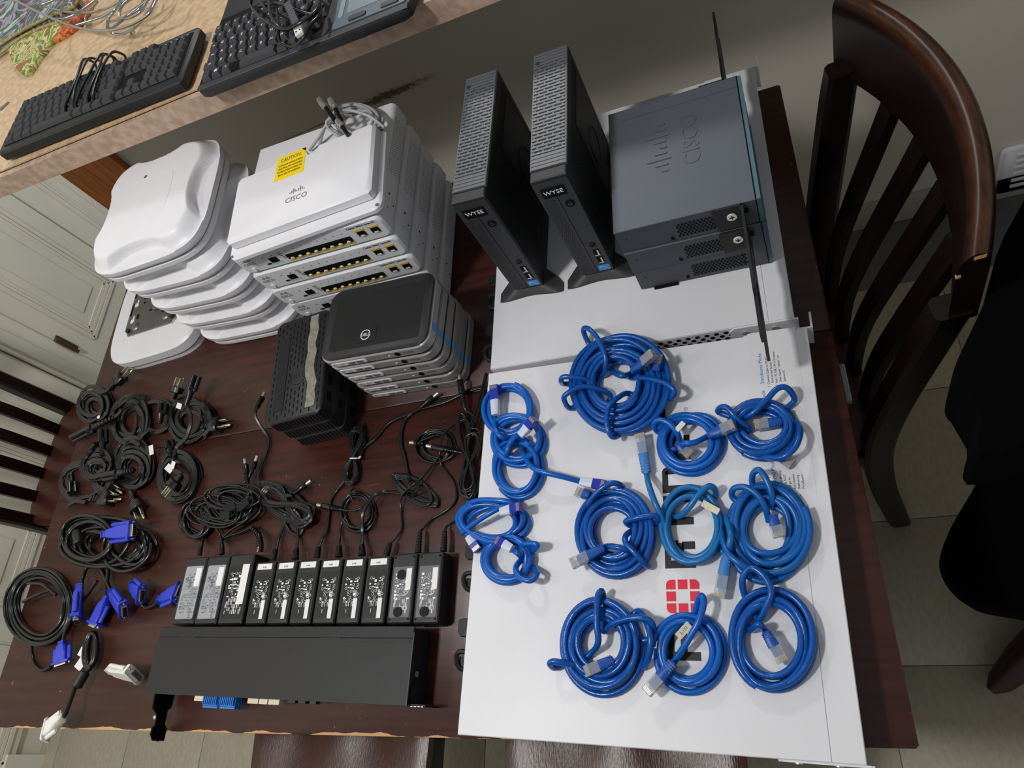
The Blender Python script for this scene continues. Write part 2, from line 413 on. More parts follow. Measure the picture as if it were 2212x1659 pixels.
# ------------------------------------------------------------ dining table
TX0, TX1, TY0, TY1 = -0.9260, 0.4581, -0.4573, 0.4471
tb = thing('dining_table', 'large dark mahogany dining table with worn edges holding all the equipment', 'table', (0, 0, T))
SEAM = 0.0095
for nm, y0, y1 in (('leaf', TY0, SEAM - 0.0009), ('leaf', SEAM + 0.0009, TY1)):
    m_ = MB(); r = 0.010
    m_.prism([(TX0 + 0.003, y0), (TX1 - 0.003, y0), (TX1, y0 + 0.003), (TX1, y1 - 0.003), (TX1 - 0.003, y1), (TX0 + 0.003, y1), (TX0, y1 - 0.003), (TX0, y0 + 0.003)], -0.028, 0, None, 0.0004)
    m_.build(nm, TABLE_W, tb)
MB().box((-0.234, SEAM, -0.0104), (TX1 - TX0 - 0.004, 0.0020, 0.020)).build('leaf_joint', BLACK_DK, tb)
ap = MB()
for c, d in (((-0.234, TY0 + 0.07, -0.07), (1.22, 0.022, 0.085)), ((-0.234, TY1 - 0.07, -0.07), (1.22, 0.022, 0.085)), ((TX0 + 0.07, 0, -0.07), (0.022, 0.76, 0.085)), ((TX1 - 0.07, 0, -0.07), (0.022, 0.76, 0.085))): ap.box(c, d)
ap.build('apron', CHAIR_W, tb)
lgm = MB(); lgm.loft([[(sx * w_, sy * w_, z) for sx, sy in ((-1, -1), (1, -1), (1, 1), (-1, 1))] for z, w_ in ((-T, 0.02), (-0.12, 0.034), (-0.028, 0.034))]); lgm = lgm.mesh('leg', CHAIR_W)
for x in (TX0 + 0.08, TX1 - 0.08):
    for y in (TY0 + 0.08, TY1 - 0.08):
        o = part('leg', lgm, tb); o.location = (x, y, 0)
clip = MB(); clip.box((0.004, 0, -0.016), (0.006, 0.05, 0.009)); o = clip.build('leaf_bracket', STEEL, tb); o.location = (TX1, -0.06, 0)

# ------------------------------------------------------------ dining chairs
def bar(m_, p0, p1, wx, ty, xd=(1, 0, 0)):
    p0, p1 = Vector(p0), Vector(p1); x = Vector(xd); t_ = (p1 - p0).normalized(); y = t_.cross(x).normalized()
    L = [[p + x * a * wx / 2 + y * b * ty / 2 for a, b in ((-1, -1), (1, -1), (1, 1), (-1, 1))] for p in (p0, p1)]
    m_.loft(L); return m_
def rail_y(x): return -0.252 - 0.050 * (1 - (x / 0.2) ** 2)
def make_chair(label, loc, rz):
    c = thing('dining_chair', label, 'chair', loc, rz, 'dark wooden dining chairs around the table')
    NS, NA = 14, 64; vs, fs = [], []
    def outline(a):
        ca, sa = math.cos(a), math.sin(a); e = 0.34
        x = math.copysign(abs(ca) ** e, ca); y = math.copysign(abs(sa) ** e, sa)
        return x * (0.187 + 0.012 * y), y * 0.205
    for k in range(NS + 1):
        s = 1 - k / NS
        for i in range(NA):
            x, y = outline(2 * PI * i / NA); x *= s; y *= s
            dip = 0.013 * math.exp(-((y + 0.03) / 0.11) ** 2) * (math.exp(-((abs(x) - 0.075) / 0.06) ** 2)) * (1 if s < 0.93 else 0.4)
            vs.append((x, y, 0.46 - dip - (0.004 if k == 0 else 0)))
    base = [(outline(2 * PI * i / NA)[0] * 0.97, outline(2 * PI * i / NA)[1] * 0.97, 0.428) for i in range(NA)]
    loops = [base] + [vs[k * NA:(k + 1) * NA] for k in range(NS)]
    MB().loft(loops).build('seat', SEAT_W, c)
    for s in (-1, 1):
        m_ = MB(); m_.loft([[(s * x + a * w_, y + b * w_, z) for a, b in ((-1, -1), (1, -1), (1, 1), (-1, 1))] for x, y, z, w_ in ((0.170, 0.175, 0, 0.013), (0.165, 0.172, 0.43, 0.02))]); m_.build('leg', CHAIR_W, c)
        P = spline([(s * 0.168, -0.238, 0.0), (s * 0.166, -0.222, 0.10), (s * 0.163, -0.198, 0.28), (s * 0.162, -0.190, 0.44), (s * 0.168, -0.204, 0.60), (s * 0.181, -0.234, 0.80), (s * 0.186, -0.246, 0.87)], 4)
        m_ = MB(); n = len(P); L = []
        for k, p in enumerate(P):
            ww = 0.0145 + 0.003 * math.sin(PI * k / (n - 1)); L.append([p + Vector((a * ww, b * (ww + 0.004), 0)) for a, b in ((-1, -0.7), (-0.7, -1), (0.7, -1), (1, -0.7), (1, 0.7), (0.7, 1), (-0.7, 1), (-1, 0.7))])
        m_.loft(L); m_.build('leg', CHAIR_W, c, label='rear leg continuing up as a back post')
    r = MB(); L = []
    for k in range(25):
        x = -0.197 + 0.394 * k / 24; y = rail_y(x); L.append([(x, y + a, z + 0.010 * (1 - (x / 0.2) ** 2)) for a, z in ((0.014, 0.855), (0.014, 0.945), (0.0132, 0.954), (0.0110, 0.962), (0.0075, 0.9675), (0.0030, 0.9710), (-0.0020, 0.9720), (-0.0070, 0.9700), (-0.0110, 0.9650), (-0.0132, 0.9570), (-0.014, 0.948), (-0.014, 0.855))])
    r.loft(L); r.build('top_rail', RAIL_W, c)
    for k in range(4):
        u = -0.6 + 0.4 * k
        m_ = MB(); Q = [Vector((u * 0.158, -0.192, 0.452)), Vector((u * 0.168, -0.212, 0.62)), Vector((u * 0.18, rail_y(u * 0.18) + 0.006, 0.86))]
        P = spline(Q, 5); L = [[p + Vector((a * 0.0145, b * 0.007, 0)) for a, b in ((-1, -1), (1, -1), (1, 1), (-1, 1))] for p in P]
        m_.loft(L); m_.build('slat', CHAIR_W, c)
    m_ = MB(); bar(m_, (-0.16, 0.172, 0.40), (0.16, 0.172, 0.40), 0.05, 0.018, (0, 0, 1)); bar(m_, (-0.155, -0.19, 0.41), (0.155, -0.19, 0.41), 0.04, 0.018, (0, 0, 1))
    for s in (-1, 1): bar(m_, (s * 0.163, -0.185, 0.405), (s * 0.165, 0.17, 0.40), 0.045, 0.018, (0, 0, 1))
    m_.build('seat_frame', CHAIR_W, c)
    return c
ch = make_chair('dark wooden chair with curved reddish-brown top rail at the right table edge', (0.300, 0.105, 0), R_(96))
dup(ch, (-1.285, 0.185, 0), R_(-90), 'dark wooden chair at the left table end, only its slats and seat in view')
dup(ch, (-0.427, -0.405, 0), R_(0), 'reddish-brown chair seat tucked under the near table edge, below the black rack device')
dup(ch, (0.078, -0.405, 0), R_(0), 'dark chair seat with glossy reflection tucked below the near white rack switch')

for x, z, s, y in ((-0.196, 0.962, 0.005, -0.003), (-0.1965, 0.938, 0.004, 0.0125)):
    MB().box((x, rail_y(0.196) + y, z + 0.004), (0.0025, 0.010 if y < 0 else 0.004, s)).build('chipped_corner', CHIP, ch)
# black padded chair partly in view at the right
bc = thing('padded_chair', 'black padded chair mostly cut off by the right edge of the photo', 'chair', (0.85, -0.10, 0))
def slab(px, h, th, far, n=None):
    P = [at(x, y, h) for x, y in px]; P2 = [(p.x, p.y) for p in P] + far
    P2 = [(v.x, v.y) for v in spline([(x, y, 0) for x, y in P2], 5, True)]
    return MB().prism(P2, T + h - th, T + h, None, 0.008)
slab([(2205, 440), (2130, 640), (2060, 798), (2080, 850), (2112, 905), (2150, 985)], 0.14, 0.09, [(0.75, -0.16), (0.95, -0.05), (1.0, 0.2), (0.85, 0.28)]).build('backrest', BLK_CLOTH, bc, bc.location)
slab([(2150, 985), (2100, 1060), (2045, 1160), (2046, 1225), (2100, 1285), (2212, 1318)], -0.27, 0.08, [(0.85, -0.33), (1.02, -0.2), (0.98, 0.05), (0.78, 0.02)]).build('seat', BLK_CLOTH, bc, bc.location)
m_ = MB(); m_.box((0.93, 0.02, T - 0.12), (0.06, 0.05, 0.50)); m_.build('back_bracket', BLK_CLOTH, bc, bc.location)
CHBASE = (0.86, -0.17)
m_ = MB(); m_.cyl((*CHBASE, 0.06), (*CHBASE, T - 0.34), 0.03); m_.build('column', BLACK_PL, bc, bc.location)
f1 = at(2140, 1492, -T + 0.03)
for a in range(3):
    ang = math.atan2(f1.y - CHBASE[1], f1.x - CHBASE[0]) + a * 2 * PI / 3
    rr = math.hypot(f1.x - CHBASE[0], f1.y - CHBASE[1])
    P = [Vector((CHBASE[0] + math.cos(ang) * rr * u, CHBASE[1] + math.sin(ang) * rr * u, 0.075 - 0.045 * u)) for u in (0, 0.25, 0.5, 0.75, 0.93, 1.0)]
    m_ = MB(); m_.tube(P, [0.034, 0.036, 0.034, 0.029, 0.02, 0.008], 10); m_.build('leg', GARNET, bc, bc.location)
UPX = lambda o: basis(o, (1, 0, 0), (0, 0, 1))            # print on a face that looks towards -y
TOPY = lambda o: basis(o, (0, 1, 0), (-1, 0, 0))          # print on a top, read along +y
TOPX = lambda o: basis(o, (1, 0, 0), (0, 1, 0))           # print on a top, read along +x
SIDEX = lambda o: basis(o, (0, 1, 0), (0, 0, 1))          # print on a face that looks towards +x
def plate(name, m, parent, M, w, d, r=0.0005, th=0.0004, label=None):
    o = MB().rbox(w, d, 0, th, r, n=3).build(name, m, parent, label=label); o.matrix_local = M; return o
BARS = (0.3, 0.55, 1.0, 0.55, 0.3, 0.55, 1.0, 0.55, 0.3)
_bars = {}
def bridge_bars(parent, M, size, m, th=0.0003, name='logo_bars'):
    """the nine upright bars over the maker's name"""
    k = (size, m.name, th)
    if k not in _bars:
        b = MB()
        for i, h in enumerate(BARS):
            hh = h * size * 0.75; b.rbox(size * 0.075, hh, 0, th, size * 0.037, n=2, c=((i - 4) * size * 0.235, hh / 2 if h != 1.0 else hh / 2 - size * 0.10))
        _bars[k] = b.mesh(name, m)
    o = part(name, _bars[k], parent); o.matrix_local = M; return o
def off(M, dx=0, dy=0, dz=0): return M @ Matrix.Translation((dx, dy, dz))

# ------------------------------------------------------------ access points
S2 = 0.1225
def ap_mesh():
    NA, NR = 200, 52; loops = []
    def z_of(u, v):
        s = (abs(u) ** 4.6 + abs(v) ** 4.6) ** (1 / 4.6)
        t = min(1, max(0, (s - 0.82) / 0.18)); z = 0.0235 + 0.0265 * (1 - t * t * (3 - 2 * t) * 0.80)
        for a, b in ((abs(u), abs(v)), (abs(v), abs(u))):
            if b < 0.62:
                ub = 0.74 + 0.24 * (b / 0.62) ** 2.6
                k = min(1, max(0, (a - ub) / 0.042)); k = k * k * (3 - 2 * k)
                z = min(z, z * (1 - k) + (0.0270 + 0.016 * (1 - a)) * k)
        return z
    for k in range(NR + 1):
        s = 1 - (k / NR) ** 1.0 * 0.995
        if k < 36: s = 1 - 0.0125 * k
        else: s = (1 - 0.0125 * 35) * (1 - (k - 35) / (NR - 35)) + 0.003
        lp = []
        for i in range(NA):
            a = 2 * PI * i / NA; ca, sa = math.cos(a), math.sin(a); q = (abs(ca) ** 4.6 + abs(sa) ** 4.6) ** (-1 / 4.6) * s
            lp.append((ca * q * S2, sa * q * S2, z_of(ca * q, sa * q)))
        loops.append(lp)
    rim = [[(p[0] * f, p[1] * f, z) for p in loops[0]] for f, z in ((0.975, 0.0145), (0.995, 0.0165), (1.0, 0.0205))]
    return MB().loft(rim + loops).mesh('cover', WHITE_PL, ang=60)
def ap_outline(f=1.0, NA=72, e=4.6):
    return [(math.cos(a) * S2 * f * (abs(math.cos(a)) ** e + abs(math.sin(a)) ** e) ** (-1 / e), math.sin(a) * S2 * f * (abs(math.cos(a)) ** e + abs(math.sin(a)) ** e) ** (-1 / e)) for a in [2 * PI * i / NA for i in range(NA)]]
APM = ap_mesh()
t = thing('wireless_access_point', 'rounded square white access point on top of its stack, scuffed, with small grey light', 'access point', (-0.537, 0.337, T + 0.0535 * 4), R_(2), 'stacked white access points')
part('cover', APM, t)
MB().prism(ap_outline(0.985), 0.0, 0.0135, None, 0.003).build('base', WHITE_PL, t)
MB().prism(ap_outline(0.972), 0.013, 0.0155).build('seam', GREY_PT, t)
MB().disc((-0.02, 0.055, 0.0504), (0, 0, 1), 0.0035, 14, 0.0035).build('status_light', GREY_PT, t)
MB().prism(ap_outline(0.42), 0.0498, 0.0503, None, 0.0004).build('top_medallion', WHITE_PL, t)
for k, (x, y, a, lb) in enumerate(((-0.525, 0.331, -2, 'white access point second from the top of the stack'), (-0.518, 0.327, -3, 'white access point in the middle of the stack of five'),
                               (-0.512, 0.324, -3, 'white access point fourth down the stack, just above the lowest'), (-0.506, 0.321, -2, 'white access point at the bottom of the stack, resting on the table'))):
    dup(t, (x, y, T + 0.0535 * (3 - k)), R_(a), lb)
t = thing('wireless_access_point', 'white access point lying face down beside the stack, grey mounting plate showing', 'access point', (-0.752, 0.312, T), R_(3), 'stacked white access points')
MB().prism(ap_outline(0.95), 0.010, 0.036, None, 0.004).build('base', WHITE_PL, t)
MB().prism(ap_outline(0.93), 0.0, 0.010).build('cover', WHITE_PL, t)
MB().prism(ap_outline(0.945), 0.0125, 0.0150).build('seam', GREY_PT, t)
mp = MB().prism([(-0.075, 0.07), (-0.078, -0.035), (-0.066, -0.055), (0.052, -0.055), (0.066, -0.042), (0.066, 0.07), (0.05, 0.085), (-0.06, 0.085)], 0.036, 0.0385, None, 0.0006).build('mounting_plate', STEEL, t)
sl = MB()
for x, y, w_, d_ in ((-0.072, 0.01, 0.004, 0.03), (-0.072, 0.055, 0.004, 0.03), (-0.02, 0.03, 0.05, 0.0025), (-0.005, -0.005, 0.03, 0.004), (0.02, -0.012, 0.006, 0.018), (-0.04, 0.06, 0.03, 0.003), (0.03, 0.03, 0.04, 0.003), (0.045, 0.055, 0.004, 0.02), (-0.05, -0.012, 0.006, 0.012)): sl.box((x, y, 0.0386), (w_, d_, 0.0006))
for x, y, r in ((-0.04, 0.02, 0.003), (-0.02, 0.045, 0.002), (0.0, 0.045, 0.002), (0.035, 0.005, 0.003), (0.05, 0.02, 0.002), (0.0, 0.02, 0.002)): sl.disc((x, y, 0.0388), (0, 0, 1), r)
sl.build('slot', BLACK_DK, mp, kind='stuff')
MB().rbox(0.024, 0.020, 0.0385, 0.0435, 0.003, 0.001, c=(0.004, 0.0)).build('latch_block', GREY_PT, mp)
for x, y in ((-0.050, -0.036), (0.030, -0.032)):
    MB().tube([(x, y, 0.0385), (x, y, 0.0405), (x, y, 0.0415)], [0.010, 0.008, 0.004], 16).build('dimple', STEEL, mp)
for x, y in ((-0.066, -0.043), (0.051, -0.040)):
    MB().cyl((x, y, 0.0385), (x, y, 0.0425), 0.0048, 12).build('screw', BLACK_PL, mp)
for x, y in ((-0.063, -0.020), (0.058, -0.022), (-0.062, 0.02)):
    k_ = MB(); k_.disc((x, y, 0.0388), (0, 0, 1), 0.0055, 14); k_.box((x + 0.002, y + 0.008, 0.0387), (0.004, 0.009, 0.0003)); k_.build('keyhole', WHITE_PL, mp)
MB().cyl((0.082, -0.062, 0.036), (0.082, -0.062, 0.0395), 0.006, 14).build('foot', WHITE_PL, t)

# ------------------------------------------------------------ compact switches
SWW, SWD, SWH = 0.269, 0.228, 0.0425
t = thing('network_switch', 'compact white network switch on top of its stack, directly under the antenna panel', 'network switch', (-0.2235, 0.190, T + 0.0445 * 4), 0, 'stacked compact white switches')
MB().prism(rrect(SWW, SWH, 0.010, 6), -SWD, 0.0, Matrix(((1, 0, 0, 0), (0, 0, -1, 0), (0, 1, 0, SWH / 2), (0, 0, 0, 1))), 0.003).build('case', WHITE_SW, t)
fp = plate('front_panel', LIGHT_GREY, t, UPX((0, 0.0001, SWH / 2)), SWW - 0.008, SWH - 0.006, 0.009, 0.0006)
F = lambda x, z, y=-0.0006: UPX((x, y, z))
pb = MB().box((0.0125, -0.0003, 0.0165), (0.117, 0.003, 0.0105)).build('port_block', BLACK_DK, t)
for k in range(8):
    x = 0.0125 - 0.0512 + 0.01463 * k
    p_ = MB(); p_.box((x, -0.0021, 0.0128), (0.0062, 0.002, 0.0018)); p_.box((x, -0.0021, 0.0142), (0.0034, 0.001, 0.0012))
    p_.build('port', CREAM, pb)
plate('port_label', YEL_LAB, t, F(0.0128, 0.0085), 0.119, 0.0042)
for x in (0.0915, 0.1145):
    u = MB().box((x, -0.0003, 0.0205), (0.0125, 0.003, 0.0095)).build('uplink_port', BLACK_DK, t)
    MB().box((x, -0.0019, 0.0170), (0.007, 0.001, 0.0025)).build('port_tab', CREAM, u)
    plate('port_label', YEL_LAB, t, F(x - 0.0008, 0.0278), 0.0165, 0.0036)
MB().box((-0.0700, -0.0003, 0.0185), (0.0135, 0.003, 0.0105)).build('console_port', BLACK_DK, t)
plate('port_label', LBLUE_LAB, t, F(-0.0695, 0.0108), 0.019, 0.0035, label='pale blue port label')
MB().box((-0.0835, -0.0005, 0.0125), (0.007, 0.002, 0.0024)).build('usb_port', BLACK_DK, t)
mk = MB()
for k in range(8): mk.add([(0.0125 - 0.0535 + 0.01463 * k, -0.0009, 0.0312), (0.0125 - 0.0505 + 0.01463 * k, -0.0009, 0.0312), (0.0125 - 0.052 + 0.01463 * k, -0.0009, 0.0292)], [(0, 1, 2)])
for k in range(5): mk.box((-0.0535 + 0.001 * k, -0.0008, 0.0295 - 0.0035 * k), (0.0065, 0.0004, 0.0012))
for x in (-0.0675, -0.085): mk.box((x, -0.0008, 0.0275), (0.002, 0.0004, 0.002))
mk.build('markings', GREY_PT, t)
letter('CISCO', 0.0075, GREY_PT, t, F(-0.1135, 0.0225, -0.0008)); bridge_bars(t, F(-0.1135, 0.0285, -0.0007), 0.0085, GREY_PT)
letter('Catalyst 2960-C Series PD', 0.0052, BLACK_PT, t, F(0.0985, 0.0358, -0.0008), 0.85)
b_ = MB(); b_.cyl((-0.116, 0, 0.0085), (-0.116, -0.0022, 0.0085), 0.0042, 14); b_.build('mode_button', WHITE_PL, t)
for sx in (1, -1):
    vh = MB()
    for i in range(24):
        for j in range(9): vh.disc((sx * (SWW / 2 + 0.0001), 0.095 + 0.0045 * i + (j % 2) * 0.00225, 0.0065 + 0.0036 * j), (sx, 0, 0), 0.00105, 5)
    vh.build('vent_holes', GREY_PT, t, kind='stuff')
    sc = MB()
    for y, z, r in ((0.055, 0.026, 0.0022), (0.042, 0.013, 0.0016), (0.030, 0.026, 0.0012)): sc.disc((sx * (SWW / 2 + 0.0002), y, z), (sx, 0, 0), r, 8)
    sc.build('screw_hole', BLACK_DK, t)
for k, (x, y, lb) in enumerate(((-0.2240, 0.1885, 'compact white network switch second from the top of its stack'), (-0.2245, 0.1875, 'compact white network switch in the middle of its stack of five'),
                            (-0.2245, 0.189, 'compact white network switch fourth down, partly hidden by the silver mini computers'), (-0.2250, 0.188, 'compact white network switch at the bottom of its stack, on the table'))):
    dup(t, (x, y, T + 0.0445 * (3 - k)), 0, lb)

# ------------------------------------------------------------ antenna panel with its pigtails
t = thing('antenna_panel', 'flat white antenna panel with yellow caution sticker on top of the switches', 'antenna', (-0.2165, 0.262, T + 0.0445 * 5), R_(4.0))
MB().rbox(0.268, 0.158, 0.0, 0.012, 0.014, 0.003).build('flange', WHITE_PL, t)
bod = [(-0.122, -0.062), (0.122, -0.062), (0.127, -0.056), (0.127, 0.067), (0.122, 0.072), (0.030, 0.072), (0.022, 0.060), (0.010, 0.060), (0.004, 0.072), (-0.048, 0.078), (-0.058, 0.066), (-0.122, 0.066), (-0.127, 0.060), (-0.127, -0.056)]
MB().prism(bod, 0.010, 0.030, None, 0.004).build('body', WHITE_PL, t)
for x, y in ((-0.1275, -0.073), (0.1275, -0.073), (0.1275, 0.073), (-0.1275, 0.073)):
    MB().disc((x, y, 0.0122), (0, 0, 1), 0.0026, 10).build('screw_hole', GREY_PT, t)
stk = plate('caution_sticker', YELLOW, t, TOPX((-0.022, 0.0525, 0.0301)), 0.054, 0.050, 0.001, 0.0003); MB().prism([(0.019, 0.0245), (0.0268, 0.0245), (0.0268, 0.017)], 0.0003, 0.0005).build('sticker_corner', BLACK_PT, stk)
for s_, sz, y in (('CAUTION:', 0.0105, 0.015), ('OUTDOOR INSTALLATIONS', 0.0046, 0.0045), ('MUST FOLLOW MOUNTING', 0.0046, -0.002), ('INSTRUCTIONS FOUND ON', 0.0046, -0.0085), ('BACK SIDE OF ANTENNA', 0.0046, -0.015)):
    letter(s_, sz, BLACK_PT if sz < 0.01 else GREY_PT, stk, Matrix.Translation((0, y, 0.0005)), 0.78)
letter('CISCO', 0.0135, GREY_PT, t, TOPX((-0.002, -0.022, 0.0302))); bridge_bars(t, TOPX((-0.002, -0.010, 0.0302)), 0.0135, GREY_PT)

# ------------------------------------------------------------ silver mini computers
DW, DD, DH = 0.186, 0.126, 0.0208
def mini():
    t = thing('mini_computer', 'gunmetal mini computer with black mesh lid and white round logo, top of its stack', 'computer', (-0.1395, 0.0905, T + 0.0217 * 5), R_(-2.0), 'stacked silver mini computers')
    MB().rbox(DW, DD, 0.0, DH - 0.003, 0.022, 0.0022, n=8).build('case', SILVER_PL, t)
    MB().rbox(DW - 0.004, DD - 0.004, DH - 0.0034, DH, 0.021, 0.001, n=8).build('lid', BLACK_PL, t)
    return t
t = mini()
dy = -DD / 2
io = MB(); io.prism(rrect(0.062, 0.0085, 0.004, 4), 0, 0.0012, UPX((-0.045, dy, 0.0085))); io.build('port_strip', LIGHT_GREY, t)
for x in (-0.040, -0.026): MB().box((x, dy - 0.0014, 0.0088), (0.011, 0.0008, 0.0045)).build('usb_port', GREY_PT, t)
MB().disc((-0.0695, dy - 0.0014, 0.0085), (0, -1, 0), 0.0026, 12).build('microphone_jack', PINK, t)
MB().disc((-0.0565, dy - 0.0014, 0.0085), (0, -1, 0), 0.0026, 12).build('headphone_jack', LIME, t)
b_ = MB(); b_.cyl((0.038, dy + 0.001, 0.0095), (0.038, dy - 0.0006, 0.0095), 0.0045, 16); b_.build('power_button', BLACK_DK, t)
MB().box((0.024, dy - 0.0002, 0.0085), (0.003, 0.0006, 0.0012)).build('status_light', WHITE_PT, t)
letter('WYSE', 0.006, GREY_PT, t, UPX((0.055, dy - 0.0003, 0.0100)), 1.1)
plate('energy_sticker', BLUE_ST, t, SIDEX((DW / 2 - 0.0002, -0.028, 0.0095)), 0.012, 0.0125, label='blue sticker')
# the copies in the middle of the stack share everything so far; the lid print is on the top one only
for k, lb in enumerate(('second silver mini computer from the top of its stack', 'third silver mini computer from the top of its stack', 'fourth silver mini computer from the top of its stack', 'fifth silver mini computer down, second from the table', 'bottom silver mini computer of the stack, on the table')):
    dup(t, (-0.1395 + 0.001 * ((k * 7) % 3 - 1), 0.0905 - 0.0008 * (k % 2), T + 0.0217 * (4 - k)), R_(-2 + 0.5 * (k % 3 - 1)), lb)
MB().rbox(DW - 0.032, DD - 0.030, DH - 0.0004, DH + 0.0002, 0.006, n=4).build('mesh_grille', mat('black_fine_mesh', (20, 20, 21), 0.75, bump=0.5, bs=2600), t)
lp = plate('logo_plate', BLACK_MT, t, TOPX((-0.014, -0.0285, DH + 0.0001)), 0.036, 0.024, 0.001, 0.0007)
rg = MB(); rg.tube([(0.0078 * math.cos(a), 0.0078 * math.sin(a), 0.0008) for a in [2 * PI * i / 28 for i in range(28)]], 0.0006, 5, True); rg.build('logo_ring', WHITE_PT, lp)
letter('DELL', 0.0068, WHITE_PT, lp, Matrix.Translation((0, 0, 0.0008)))

# ------------------------------------------------------------ black vented mini computers
VW, VD, VH = 0.104, 0.188, 0.0295
t = thing('vented_mini_computer', 'black slotted mini computer with clear tape and velcro strip, top of its stack', 'computer', (-0.3085, 0.062, T + 0.030 * 2), R_(4.7), 'stacked black vented computers')
MB().rbox(VW, VD, 0.0, VH, 0.013, 0.002, n=6).build('case', BLACK_PL, t)
sl = MB(); rnd = random.Random(5)
for i in range(13):
    for j in range(15):
        x = -0.0445 + 0.0074 * i; y = -0.084 + 0.0118 * j + (i % 2) * 0.0059
        if abs(x) > VW / 2 - 0.006 or abs(y) > VD / 2 - 0.007: continue
        if -0.041 < x < -0.019 and -0.075 < y < 0.062: continue
        if math.hypot(x - 0.002, y + 0.02) < 0.017: continue
        sl.rbox(0.0024, 0.0076, VH - 0.0004, VH + 0.0001, 0.0011, n=2, c=(x, y))
sl.build('vent_slots', BLACK_DK, t, kind='stuff')
sd = MB()
for i in range(15): sd.add([(-0.045 + 0.0062 * i, -VD / 2 - 0.0001, 0.006), (-0.0425 + 0.0062 * i, -VD / 2 - 0.0001, 0.006), (-0.0395 + 0.0062 * i, -VD / 2 - 0.0001, 0.024), (-0.042 + 0.0062 * i, -VD / 2 - 0.0001, 0.024)], [(0, 1, 2, 3)])
sd.build('side_slots', BLACK_DK, t, kind='stuff')
pr = MB()
for y, w_ in ((-0.06, 0.014), (-0.03, 0.018), (0.0, 0.014), (0.03, 0.018), (0.06, 0.012)): pr.box((VW / 2, y, 0.013), (0.0012, w_, 0.010))
pr.build('rear_port', BLACK_DK, t)
dup(t, (-0.3085, 0.0625, T + 0.030), R_(4.3), 'black slotted mini computer in the middle of its stack of three')
dup(t, (-0.3080, 0.062, T), R_(4.6), 'black slotted mini computer at the bottom of its stack, on the table')
plate('velcro_strip', VELCRO, t, TOPX((-0.030, -0.0065, VH)), 0.020, 0.135, 0.001, 0.001)
e = MB(); e.tube([(0.002 + 0.0148 * math.cos(a), -0.02 + 0.0148 * math.sin(a), VH) for a in [2 * PI * i / 32 for i in range(32)]], 0.0007, 5, True); e.build('logo_ring', BLACK_PL, t)
letter('DELL', 0.0125, BLACK_MT, t, TOPX((0.002, -0.02, VH + 0.0002)))
rnd = random.Random(3)
tp = [(0.0165 + rnd.uniform(-.0015, .0015) + 0.006 * (y < -0.03), y) for y in [-0.08 + 0.014 * i for i in range(13)]]
tp2 = [(x + 0.0165 + rnd.uniform(-.002, .002), y) for x, y in tp][::-1]
MB().prism(tp + tp2, VH + 0.0002, VH + 0.0007).build('tape', TAPE, t)

